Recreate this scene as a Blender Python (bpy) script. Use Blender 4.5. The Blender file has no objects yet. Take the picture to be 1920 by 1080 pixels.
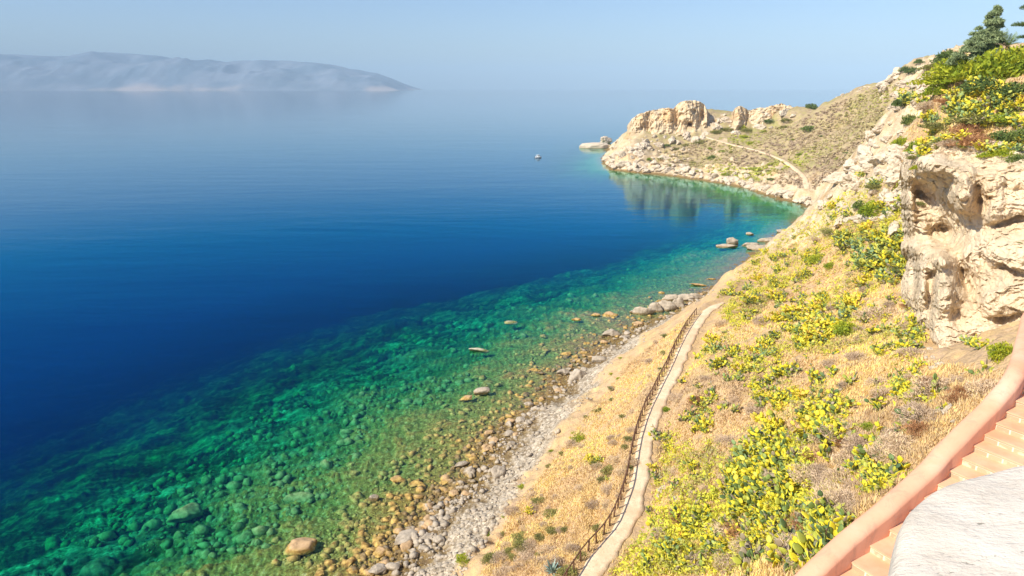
import bpy, math, random
import numpy as np
from mathutils import Vector

# ------------------------------------------------------------------ camera, sky, sun, exposure
SC = bpy.context.scene
COL = SC.collection
F = 1280.0                                   # focal length in pixels of a 1920 px wide frame
PIT = math.atan(377 / F)
SP, CP = math.sin(PIT), math.cos(PIT)
CAMZ = 45.0
cam = bpy.data.cameras.new('camera')
cam.sensor_width = 36.0
cam.lens = 24.0
cam.clip_start = 0.1
cam.clip_end = 80000
camo = bpy.data.objects.new('camera', cam)
COL.objects.link(camo)
camo.location = (0, 0, CAMZ)
camo.rotation_euler = (math.radians(90) - PIT, 0, 0)
SC.camera = camo

TO_SUN = Vector((-0.80, -0.44, 0.80)).normalized()
ELEV = math.asin(TO_SUN.z)
w = bpy.data.worlds.new('World')
SC.world = w
w.use_nodes = True
nt = w.node_tree
bg = nt.nodes['Background']
sk = nt.nodes.new('ShaderNodeTexSky')
sk.sky_type = 'NISHITA'
sk.sun_disc = False
sk.sun_elevation = ELEV
sk.sun_rotation = math.atan2(TO_SUN.x, TO_SUN.y)
sk.altitude = 0
sk.air_density = 1.0
sk.dust_density = 1.0
sk.ozone_density = 2.0
tint = nt.nodes.new('ShaderNodeMix'); tint.data_type = 'RGBA'; tint.blend_type = 'MULTIPLY'
tint.inputs[0].default_value = 1.0; tint.inputs[7].default_value = (0.83, 0.93, 1.13, 1)      # a cleaner, bluer sea air than the model's
nt.links.new(sk.outputs[0], tint.inputs[6])
nt.links.new(tint.outputs[2], bg.inputs[0])
bg.inputs[1].default_value = 0.09
sun = bpy.data.lights.new('sun', 'SUN')
sun.energy = 4.4
sun.angle = math.radians(0.5)
sun.color = (1.0, 0.93, 0.81)
suno = bpy.data.objects.new('sun', sun)
COL.objects.link(suno)
suno.rotation_euler = TO_SUN.to_track_quat('Z', 'Y').to_euler()
SC.view_settings.view_transform = 'Standard'
SC.view_settings.look = 'None'
SC.view_settings.gamma = 1
SC.view_settings.exposure = 0.70
SC.cycles.use_denoising = True
SC.cycles.max_bounces = 8
SC.cycles.transparent_max_bounces = 16
SC.cycles.volume_bounces = 0
SC.cycles.caustics_reflective = False
SC.cycles.caustics_refractive = False
random.seed(5)
RNG = np.random.default_rng(7)

# ------------------------------------------------------------------ helpers
def ray(u, v):
    t = (540 - np.asarray(v, float)) / F
    x = (np.asarray(u, float) - 960) / F
    return x, CP + t * SP, -SP + t * CP
def Pz(u, v, z):
    dx, dy, dz = ray(u, v); s = (z - CAMZ) / dz
    return float(dx * s), float(dy * s), float(z)
def Pd(u, v, d):
    dx, dy, dz = ray(u, v)
    return float(dx * d), float(dy * d), float(CAMZ + dz * d)

def _h(ix, iy, iz):
    n = (ix.astype(np.int64) * 374761393 + iy.astype(np.int64) * 668265263 + iz.astype(np.int64) * 2147483647) & 0xffffffff
    n = ((n ^ (n >> 13)) * 1274126177) & 0xffffffff
    n = ((n ^ (n >> 16)) * 2246822519) & 0xffffffff
    return ((n ^ (n >> 15)) & 0xffffff) / float(0xffffff)
def vnoise(x, y, z=None):
    if z is None: z = np.zeros_like(x)
    ix, iy, iz = np.floor(x), np.floor(y), np.floor(z)
    fx, fy, fz = x - ix, y - iy, z - iz
    fx, fy, fz = [f * f * f * (f * (f * 6 - 15) + 10) for f in (fx, fy, fz)]
    r = 0
    for a in (0, 1):
        for b in (0, 1):
            for c in (0, 1):
                r = r + _h(ix + a, iy + b, iz + c) * (fx if a else 1 - fx) * (fy if b else 1 - fy) * (fz if c else 1 - fz)
    return r * 2 - 1
def fbm(x, y, z=None, o=4, g=0.5):
    r, a = 0, 1.0
    for k in range(o):
        q = 2.03 ** k
        r = r + a * vnoise(x * q + 17.3 * k, y * q - 9.1 * k, None if z is None else z * q + 5.7 * k)
        a *= g
    return r
def ridged(x, y, z=None, o=4, g=0.5):
    r, a = 0, 1.0
    for k in range(o):
        q = 2.1 ** k
        r = r + a * (1 - 2 * np.abs(vnoise(x * q + 31.3 * k, y * q - 4.1 * k, None if z is None else z * q + 2.7 * k)))
        a *= g
    return r
def stones(x, y):
    """cellular bumps: 1 at a stone's centre falling to 0, each with its own height"""
    ix, iy = np.floor(x), np.floor(y)
    best = np.full(x.shape, -1.0)
    for a in (-1, 0, 1):
        for b in (-1, 0, 1):
            cx, cy = ix + a, iy + b
            px = cx + 0.2 + 0.6 * _h(cx, cy, cx * 0 + 3); py = cy + 0.2 + 0.6 * _h(cx, cy, cx * 0 + 9)
            rr = 0.25 + 0.4 * _h(cx, cy, cx * 0 + 5) ** 1.5
            ang = _h(cx, cy, cx * 0 + 11) * 3.14
            dx, dy = x - px, y - py
            ex = dx * np.cos(ang) + dy * np.sin(ang); ey = -dx * np.sin(ang) + dy * np.cos(ang)
            d = np.maximum(np.abs(ex) * 0.9 + np.abs(ey) * 0.5, np.abs(ey) * 1.25) / rr
            best = np.maximum(best, rr * np.clip(1.15 - d ** 2.2, 0, 0.95))
    return np.clip(best, 0, 1)
def sst(a, b, x):
    t = np.clip((x - a) / (b - a), 0, 1); return t * t * (3 - 2 * t)

def link_mesh(name, verts, faces, mat, parent=None, smooth=False, attrs=None):
    """faces: (n,3) or (n,4) array, or a list of index lists"""
    me = bpy.data.meshes.new(name)
    verts = np.asarray(verts, np.float32)
    if isinstance(faces, np.ndarray):
        n, k = faces.shape
        me.vertices.add(len(verts)); me.vertices.foreach_set('co', verts.ravel())
        me.loops.add(n * k); me.loops.foreach_set('vertex_index', faces.astype(np.int32).ravel())
        me.polygons.add(n); me.polygons.foreach_set('loop_start', np.arange(n, dtype=np.int32) * k)
        me.update(calc_edges=True)
    else:
        me.from_pydata([tuple(map(float, q)) for q in verts], [], faces)
    if smooth:
        me.polygons.foreach_set('use_smooth', np.ones(len(me.polygons), bool))
    for an, av in (attrs or {}).items():
        av = np.asarray(av, np.float32)
        if av.ndim == 1:
            a = me.attributes.new(an, 'FLOAT', 'POINT'); a.data.foreach_set('value', av)
        else:
            a = me.attributes.new(an, 'FLOAT_COLOR', 'POINT')
            a.data.foreach_set('color', np.c_[av, np.ones(len(av))].astype(np.float32).ravel())
    me.materials.append(mat)
    me.validate()
    o = bpy.data.objects.new(name, me)
    COL.objects.link(o)
    if parent: o.parent = parent
    return o
def tag(o, label=None, cat=None, group=None, kind=None):
    if label: o['label'] = label
    if cat: o['category'] = cat
    if group: o['group'] = group
    if kind: o['kind'] = kind
    return o
def empty(name, loc, rz=0):
    o = bpy.data.objects.new(name, None); COL.objects.link(o)
    o.location = loc; o.rotation_euler = (0, 0, rz); o.empty_display_size = 0.3
    return o
def copy_tree(src, loc, rz=0, sc=1.0):
    r = src.copy(); COL.objects.link(r); r.location = loc; r.rotation_euler = (0, 0, rz)
    r.scale = (sc, sc, sc) if not isinstance(sc, tuple) else sc
    for ch in src.children:
        c = ch.copy(); COL.objects.link(c); c.parent = r
        for g in ch.children:
            d = g.copy(); COL.objects.link(d); d.parent = c
    return r

# ------------------------------------------------------------------ node helpers
class NM:
    def __init__(s, name):
        s.m = bpy.data.materials.new(name); s.m.use_nodes = True
        s.t = s.m.node_tree; s.t.nodes.clear()
        s.out = s.t.nodes.new('ShaderNodeOutputMaterial')
    def n(s, typ, **kw):
        nd = s.t.nodes.new(typ)
        for k, v in kw.items():
            setattr(nd, k, v)
        return nd
    def l(s, a, b): s.t.links.new(a, b)
    def put(s, sock, v):
        if isinstance(v, bpy.types.NodeSocket): s.l(v, sock)
        elif isinstance(v, tuple) and sock.type == 'RGBA': sock.default_value = (*v[:3], 1)
        else: sock.default_value = v
    def pos(s): return s.n('ShaderNodeNewGeometry').outputs['Position']
    def obj(s): return s.n('ShaderNodeTexCoord').outputs['Object']
    def scale(s, vec, k):
        nd = s.n('ShaderNodeVectorMath', operation='MULTIPLY'); s.l(vec, nd.inputs[0])
        nd.inputs[1].default_value = k if isinstance(k, tuple) else (k, k, k); return nd.outputs[0]
    def noise(s, vec, sc, det=4, rough=0.55, dist=0.0):
        nd = s.n('ShaderNodeTexNoise'); s.l(vec, nd.inputs['Vector'])
        nd.inputs['Scale'].default_value = sc; nd.inputs['Detail'].default_value = det
        nd.inputs['Roughness'].default_value = rough; nd.inputs['Distortion'].default_value = dist
        return nd.outputs['Fac']
    def voro(s, vec, sc, out='Distance', feature='F1', rnd=1.0):
        nd = s.n('ShaderNodeTexVoronoi', feature=feature); s.l(vec, nd.inputs['Vector'])
        nd.inputs['Scale'].default_value = sc; nd.inputs['Randomness'].default_value = rnd
        return nd.outputs[out]
    def ramp(s, fac, pts, interp='LINEAR'):
        nd = s.n('ShaderNodeValToRGB'); s.l(fac, nd.inputs[0]); cr = nd.color_ramp; cr.interpolation = interp
        while len(cr.elements) < len(pts): cr.elements.new(0.5)
        for e, (p, c) in zip(cr.elements, pts):
            e.position = p; e.color = (*c, 1) if isinstance(c, tuple) else (c, c, c, 1)
        return nd.outputs[0]
    def mix(s, f, a, b, mode='MIX'):
        nd = s.n('ShaderNodeMix', data_type='RGBA', blend_type=mode)
        s.put(nd.inputs[0], f); s.put(nd.inputs[6], a); s.put(nd.inputs[7], b); return nd.outputs[2]
    def math(s, op, a, b=0.0, c=None):
        nd = s.n('ShaderNodeMath', operation=op); s.put(nd.inputs[0], a); s.put(nd.inputs[1], b)
        if c is not None: s.put(nd.inputs[2], c)
        return nd.outputs[0]
    def map(s, v, a, b, c=0.0, d=1.0):
        nd = s.n('ShaderNodeMapRange'); s.put(nd.inputs[0], v)
        for i, x in enumerate((a, b, c, d)): nd.inputs[i + 1].default_value = x
        return nd.outputs[0]
    def attr(s, name, out='Fac'):
        nd = s.n('ShaderNodeAttribute'); nd.attribute_name = name; return nd.outputs[out]
    def sep(s, v):
        nd = s.n('ShaderNodeSeparateXYZ'); s.l(v, nd.inputs[0]); return nd.outputs
    def rand(s): return s.n('ShaderNodeObjectInfo').outputs['Random']
    def bump(s, h, dist, strength=1.0):
        nd = s.n('ShaderNodeBump'); s.l(h, nd.inputs['Height']); nd.inputs['Distance'].default_value = dist
        nd.inputs['Strength'].default_value = strength; return nd.outputs[0]
    def bsdf(s, col, rough=0.9, bump=None, spec=0.2, trans=None):
        nd = s.n('ShaderNodeBsdfPrincipled'); s.put(nd.inputs['Base Color'], col); s.put(nd.inputs['Roughness'], rough)
        nd.inputs['Specular IOR Level'].default_value = spec
        if bump is not None: s.l(bump, nd.inputs['Normal'])
        sh = nd.outputs[0]
        if trans:
            tr = s.n('ShaderNodeBsdfTranslucent'); s.put(tr.inputs[0], trans[1])
            mx = s.n('ShaderNodeMixShader'); mx.inputs[0].default_value = trans[0]
            s.l(sh, mx.inputs[1]); s.l(tr.outputs[0], mx.inputs[2]); sh = mx.outputs[0]
        s.l(sh, s.out.inputs['Surface']); return s.m

# ------------------------------------------------------------------ materials of the setting
def rock_colour(m, P, tint=(1, 1, 1)):
    a = m.noise(P, 0.35, 6, 0.6, 0.4)
    b = m.noise(m.scale(P, (1, 1, 2.2)), 1.6, 7, 0.68)
    c = m.noise(P, 0.09, 3)
    base = m.ramp(a, [(0.3, (0.42, 0.31, 0.19)), (0.45, (0.55, 0.43, 0.28)), (0.58, (0.66, 0.53, 0.36)), (0.75, (0.72, 0.61, 0.45))])
    fine = m.ramp(b, [(0.27, (0.50, 0.44, 0.36)), (0.40, (0.88, 0.85, 0.80)), (0.55, (1.05, 1.05, 1.03))])
    base = m.mix(1.0, base, fine, 'MULTIPLY')
    och = m.ramp(c, [(0.5, 0.0), (0.68, 0.55)])
    return m.mix(och, base, m.mix(1.0, base, (1.0, 0.78, 0.50), 'MULTIPLY')), b, a

def mat_rock(name, wet=True):
    m = NM(name); P = m.pos()
    col, b, a = rock_colour(m, P)
    z = m.sep(P)[2]
    if wet:                                               # tide mark: darker algae-stained band just over the water
        zz = m.math('ADD', z, m.math('MULTIPLY', a, 0.8))
        f = m.map(zz, 0.55, 1.25, 1.0, 0.0)
        col = m.mix(f, col, m.mix(1.0, col, (0.50, 0.40, 0.26), 'MULTIPLY'))
    v = m.voro(P, 0.9, 'Distance', 'DISTANCE_TO_EDGE')
    crack = m.ramp(v, [(0.0, 0.0), (0.06, 1.0)])
    h = m.math('ADD', m.math('MULTIPLY', b, 1.0), m.math('MULTIPLY', crack, 0.25))
    return m.bsdf(col, 0.95, m.bump(h, 0.2, 0.7), 0.1)
ROCK = mat_rock('limestone')

def mat_terrain():
    m = NM('terrain_ground'); P = m.pos(); z = m.sep(P)[2]
    # dry vegetated earth
    n1 = m.noise(P, 0.16, 4, 0.6, 0.5); n2 = m.noise(P, 0.9, 5, 0.65, 0.3); n3 = m.noise(P, 4.5, 4, 0.7)
    earth = m.ramp(n1, [(0.3, (0.50, 0.31, 0.12)), (0.45, (0.62, 0.42, 0.17)), (0.57, (0.54, 0.38, 0.22)), (0.66, (0.64, 0.47, 0.16)), (0.75, (0.72, 0.60, 0.38))])
    mauve = m.ramp(n2, [(0.35, (0.42, 0.30, 0.21)), (0.5, (0.62, 0.42, 0.24)), (0.66, (0.66, 0.50, 0.24))])
    earth = m.mix(0.55, earth, mauve)
    earth = m.mix(m.ramp(n3, [(0.32, 0.35), (0.55, 0.0)]), earth, (0.30, 0.19, 0.10))
    # headland slope: olive-tan grass
    head = m.attr('head')
    hcol = m.ramp(n1, [(0.3, (0.34, 0.25, 0.15)), (0.5, (0.44, 0.34, 0.20)), (0.65, (0.40, 0.31, 0.16)), (0.8, (0.50, 0.38, 0.22))])
    hn = m.noise(m.scale(P, (0.25, 0.25, 0.5)), 1.0, 5, 0.7, 0.6)
    hcol = m.mix(m.ramp(hn, [(0.45, 0.0), (0.68, 0.55)]), hcol, (0.33, 0.30, 0.08))
    hcol = m.mix(m.ramp(m.noise(P, 0.05, 4, 0.7, 1.0), [(.5, 0.0), (.62, .5)]), hcol, (.26, .27, .06))
    hcol = m.mix(m.ramp(m.noise(P, 0.45, 5, 0.7), [(0.5, 0.0), (0.6, 0.8)]), hcol, (0.27, 0.19, 0.13))
    earth = m.mix(head, earth, hcol)
    rockc, rb, ra = rock_colour(m, P)
    col = m.mix(m.attr('rock'), earth, rockc)
    # pale pebble beach
    v = m.voro(P, 2.2, 'Color'); vs = m.sep(v)[0]
    ve = m.voro(P, 2.2, 'Distance', 'DISTANCE_TO_EDGE')
    peb = m.ramp(vs, [(0.0, (0.26, 0.20, 0.13)), (0.4, (0.46, 0.38, 0.27)), (1.0, (0.66, 0.56, 0.42))])
    peb = m.mix(m.ramp(ve, [(0.0, 0.75), (0.09, 0.0)]), peb, (0.16, 0.13, 0.10))
    peb = m.mix(m.ramp(n2, [(0.5, 0.0), (0.62, 0.6)]), peb, (0.56, 0.48, 0.36))
    col = m.mix(m.attr('beach'), col, peb)
    # wet stones and algae near and under the waterline
    st = m.attr('stone')
    wp = m.n('ShaderNodeVectorMath', operation='ADD'); m.l(P, wp.inputs[0])
    wn = m.n('ShaderNodeTexNoise'); m.l(P, wn.inputs['Vector']); wn.inputs['Scale'].default_value = .9; wn.inputs['Detail'].default_value = 4; m.l(m.scale(wn.outputs['Color'], 1.6), wp.inputs[1])
    v2 = [m.noise(wp.outputs[0], 1.7, 6, .75)]; v2[0] = m.map(v2[0], .33, .67)
    amber = m.ramp(v2[0], [(0.0, (0.08, 0.04, 0.01)), (0.3, (0.26, 0.15, 0.03)), (0.65, (0.48, 0.33, 0.08)), (1.0, (0.70, 0.50, 0.24))])
    amber = m.mix(m.ramp(n3, [(0.35, 0.5), (0.6, 0.0)]), amber, (0.14, 0.09, 0.03))
    wetn = m.math('ADD', z, m.math('MULTIPLY', m.math('SUBTRACT', n2, 0.5), 1.6))
    col = m.mix(m.map(wetn, 0.35, 0.95, 1.0, 0.0), col, amber)
    tide = m.math('MULTIPLY', m.map(wetn, -0.35, 0.05, 0.0, 1.0), m.map(wetn, 0.45, 1.15, 1.0, 0.0))
    col = m.mix(m.math('MULTIPLY', tide, m.ramp(n2, [(.38, .95), (.6, .45)])), col, (0.17, 0.115, 0.06))
    # deeper bed: sand patches, pale stones, seagrass
    rt = m.n('ShaderNodeVectorRotate', rotation_type='Z_AXIS'); m.l(P, rt.inputs['Vector']); rt.inputs['Angle'].default_value = math.radians(-30)
    PS = m.scale(rt.outputs[0], (.55, 1.5, 1))
    deep = m.ramp(m.noise(PS, 0.22, 6, 0.7, 0.8), [(0.34, (0.015, 0.03, 0.02)), (0.47, (0.08, 0.10, 0.06)), (0.55, (0.28, 0.32, 0.22)), (0.66, (0.62, 0.66, 0.52))])
    dst = m.ramp(m.noise(PS, 1.0, 5, 0.75, 0.5), [(0.34, (0.12, 0.14, 0.1)), (0.5, (0.6, 0.62, 0.55)), (0.68, (1.5, 1.5, 1.4))])
    deep = m.mix(1.0, deep, dst, 'MULTIPLY')
    deep = m.mix(m.ramp(st, [(0.15, 0.0), (0.5, 0.4)]), deep, (0.52, 0.52, 0.40))
    col = m.mix(m.map(wetn, -1.1, -3.0, 0.0, 1.0), col, deep)
    h = m.math('ADD', m.math('MULTIPLY', n3, 0.6), m.math('MULTIPLY', n2, 1.2))
    return m.bsdf(col, 0.95, m.bump(h, 0.3, 0.8), 0.1)
TERR = mat_terrain()

def mat_path(name, c1, c2):
    m = NM(name); P = m.pos()
    n = m.noise(P, 1.2, 6, 0.65)
    col = m.ramp(n, [(0.35, c1), (0.6, c2)])
    col = m.mix(m.ramp(m.noise(P, 6, 5, .7), [(.33, .7), (.46, 0.0)]), col, tuple(q * .6 for q in c1))
    col = m.mix(m.ramp(m.noise(P, .35, 3, .6), [(.45, 0.0), (.62, .6)]), col, (.66, .44, .26))
    return m.bsdf(col, 0.95, m.bump(m.noise(P, 9, 4), 0.03), 0.1)
PATHM = mat_path('pale_trodden_gravel', (0.68, 0.49, 0.31), (0.82, 0.64, 0.43))

# ------------------------------------------------------------------ terrain height function
SHORE_PX = [(725, 1080), (800, 1000), (862, 930), (905, 880), (940, 830), (985, 785), (1040, 740), (1070, 705), (1112, 665),
            (1160, 637), (1210, 612), (1262, 592), (1300, 568), (1340, 543), (1385, 505), (1430, 470), (1490, 425), (1522, 398),
            (1515, 384), (1480, 376), (1440, 366), (1400, 352), (1330, 340), (1250, 329), (1190, 323), (1140, 317), (1132, 300), (1145, 272)]
shore = [(-14, -60), (-20, 0), (-22, 30), (-17, 46)] + [Pz(u, v, 0)[:2] for u, v in SHORE_PX] + \
        [(112, 600), (165, 575), (230, 540), (420, 480), (600, 300), (600, -60)]
shore = np.array(shore)
N_OPEN = len(shore) - 2
def shore_sd(x, y):
    d = np.full(x.shape, 1e9); ins = np.zeros(x.shape, bool)
    n = len(shore)
    for i in range(n):
        ax, ay = shore[i]; bx, by = shore[(i + 1) % n]
        if i < N_OPEN + 0:
            ex, ey = bx - ax, by - ay; L = ex * ex + ey * ey
            t = np.clip(((x - ax) * ex + (y - ay) * ey) / L, 0, 1)
            d = np.minimum(d, (x - ax - t * ex) ** 2 + (y - ay - t * ey) ** 2)
        c = ((ay > y) != (by > y)) & (x < (bx - ax) * (y - ay) / (by - ay + 1e-12) + ax)
        ins ^= c
    d = np.sqrt(d)
    return np.where(ins, d, -d)

CTRL = []
def cz(u, v, z): CTRL.append(Pz(u, v, z))
def cd(u, v, d): CTRL.append(Pd(u, v, d))
PATH_PX = [(1095, 1095, 12), (1125, 1050, 12), (1165, 1000, 12), (1190, 940, 12), (1203, 880, 12), (1211, 830, 12.2), (1226, 780, 12.4),
           (1247, 735, 12.6), (1268, 690, 12.8), (1285, 650, 13), (1304, 615, 13.2), (1330, 583, 13.4)]
for q in PATH_PX: cz(*q)
for i, (px, py) in enumerate(shore):
    if i < N_OPEN: CTRL.append((px, py, 0.0))
for q in [(870, 1080, 3.2), (960, 1080, 6.5), (1030, 1080, 9.5), (930, 960, 3.0), (1010, 960, 5.8), (1100, 960, 9.2), (1060, 860, 5.5), (1120, 860, 8.6),
          (1110, 760, 4.5), (1170, 760, 8.5), (1200, 690, 8.0), (1180, 660, 4.5), (1260, 620, 7.5), (1290, 585, 7.5)]: cz(*q)
for q in [(1300, 900, 17), (1400, 1000, 20), (1450, 900, 23), (1250, 1080, 15.5), (1400, 1080, 22), (1540, 1040, 29), (1600, 940, 29), (1400, 800, 18),
          (1550, 800, 24), (1700, 800, 29), (1800, 770, 31), (1400, 700, 16.5), (1550, 700, 21), (1700, 700, 25), (1850, 690, 30), (1450, 600, 17),
          (1600, 600, 21), (1700, 600, 23.5), (1500, 500, 17.5), (1600, 500, 21), (1680, 500, 25), (1550, 440, 18.5), (1640, 420, 24),
          (1345, 545, 13), (1420, 482, 14), (1500, 412, 17)]: cz(*q)
for q in [(1690, 380, 88), (1640, 330, 118), (1690, 290, 104), (1700, 215, 122), (1640, 250, 138), (1602, 310, 148), (1562, 365, 158), (1530, 400, 160)]: cd(*q)
# behind the spur: falls to the saddle
for q in [(78, 176, 12), (92, 205, 9.5), (100, 165, 22), (120, 205, 18), (128, 150, 38), (60, 165, 4.5)]: CTRL.append(q)
# cliff: foot and plateau
for q in [(1745, 650, 57), (1800, 640, 54), (1920, 600, 51), (2080, 560, 48)]: cd(*q)
for q in [(1740, 640, 63), (1830, 620, 60), (1930, 600, 57), (2080, 560, 53)]:
    x, y, z = Pd(*q); CTRL.append((x, y, 25.5))
for q in [(1735, 262, 84), (1760, 232, 84), (1850, 235, 76), (1930, 245, 72), (2080, 240, 64), (1765, 150, 98), (1900, 165, 84), (1850, 122, 102), (1740, 132, 122), (1940, 105, 96),
          (2100, 60, 96), (1800, 126, 116), (1700, 165, 150)]: cd(*q)
for q in [(92, 150, 43), (120, 130, 45), (140, 90, 48), (200, 200, 42), (110, 40, 47), (60, 10, 38), (30, 10, 36.5), (12, 8, 34), (0, 10, 30), (0, 25, 16), (-10, 0, 20), (-10, 20, 9), (20, 22, 33),
          (18, -40, 38), (100, -40, 45), (34, 34, 35)]: CTRL.append(q)
# headland
for q in [(1240, 290, 398), (1330, 262, 398), (1420, 283, 350), (1500, 312, 312), (1515, 352, 276), (1600, 230, 330), (1650, 162, 322), (1700, 122, 312), (1725, 116, 300),
          (1508, 226, 376), (1545, 193, 368), (1480, 206, 398), (1600, 168, 345), (1560, 270, 312), (1560, 335, 262), (1600, 320, 262), (1640, 255, 290), (1660, 200, 300),
          (1380, 252, 400), (1440, 245, 396), (1480, 238, 390), (1330, 246, 408), (1290, 262, 405), (1240, 268, 402), (1190, 272, 400), (1380, 320, 340), (1300, 310, 372), (1440, 340, 312), (1215, 305, 385),
          (1350, 212, 432), (1300, 200, 440), (1420, 206, 432), (1250, 212, 436), (1195, 228, 430)]: cd(*q)
for q in [(75, 460, 15), (90, 500, 8), (150, 480, 25), (150, 440, 31), (200, 440, 27), (200, 380, 36), (240, 330, 50), (250, 400, 20), (300, 300, 35), (320, 200, 50), (260, 260, 58), (230, 300, 60),
          (200, 250, 40), (180, 220, 25), (60, 400, 8)]: CTRL.append(q)
CTRL = np.array(CTRL, float)
def _phi(d2): return np.sqrt(d2 + 9.0)
def _fit():
    n = len(CTRL); X = CTRL[:, :2]
    d2 = ((X[:, None] - X[None]) ** 2).sum(-1)
    A = np.zeros((n + 3, n + 3)); A[:n, :n] = _phi(d2) - np.eye(n) * 0.25
    A[:n, n] = 1; A[:n, n + 1:] = X; A[n, :n] = 1; A[n + 1:, :n] = X.T
    return np.linalg.solve(A, np.r_[CTRL[:, 2], 0, 0, 0])
WT = _fit()
def rbf(x, y):
    r = WT[-3] + WT[-2] * x + WT[-1] * y
    for i in range(len(CTRL)):
        r = r + WT[i] * _phi((x - CTRL[i, 0]) ** 2 + (y - CTRL[i, 1]) ** 2)
    return r
def smooth_line(pts, n=8):
    pts = np.array(pts, float); out = []
    q = np.vstack([2 * pts[0] - pts[1], pts, 2 * pts[-1] - pts[-2]])
    for i in range(1, len(q) - 2):
        for k in range(n):
            t = k / n
            out.append(0.5 * ((2 * q[i]) + (-q[i - 1] + q[i + 1]) * t + (2 * q[i - 1] - 5 * q[i] + 4 * q[i + 1] - q[i + 2]) * t * t + (-q[i - 1] + 3 * q[i] - 3 * q[i + 1] + q[i + 2]) * t ** 3))
    out.append(pts[-1]); return np.array(out)
px0 = [Pz(*q) for q in PATH_PX]
px0 = [(px0[0][0] - 6, px0[0][1] - 12, 12)] + px0 + [(px0[-1][0] + 6, px0[-1][1] + 8, 13), (px0[-1][0] + 15, px0[-1][1] + 24, 11)]
PATHL = smooth_line(px0)
HP = [Pd(*q) for q in [(1322, 257, 402), (1370, 271, 382), (1420, 283, 352), (1465, 300, 332), (1492, 318, 312), (1508, 335, 292), (1514, 356, 275)]]
HPATHL = smooth_line(HP)
def poly_dist(L, x, y):
    """distance, height and index of the nearest point of a polyline"""
    d = np.full(x.shape, 1e9); zz = np.zeros(x.shape); sd = np.zeros(x.shape)
    for i in range(len(L) - 1):
        ax, ay, az = L[i]; bx, by, bz = L[i + 1]; ex, ey = bx - ax, by - ay
        t = np.clip(((x - ax) * ex + (y - ay) * ey) / (ex * ex + ey * ey), 0, 1)
        q = np.hypot(x - ax - t * ex, y - ay - t * ey)
        m = q < d
        d = np.where(m, q, d); zz = np.where(m, az + t * (bz - az), zz)
        sd = np.where(m, np.sign(ex * (y - ay) - ey * (x - ax)), sd)
    return d, zz, sd
BX = [0, 3, 8, 16, 26, 38, 52, 72, 110, 2000]; BZ = [0, -.25, -.6, -1.2, -2.2, -3.8, -6.6, -11.5, -24, -38]
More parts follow.
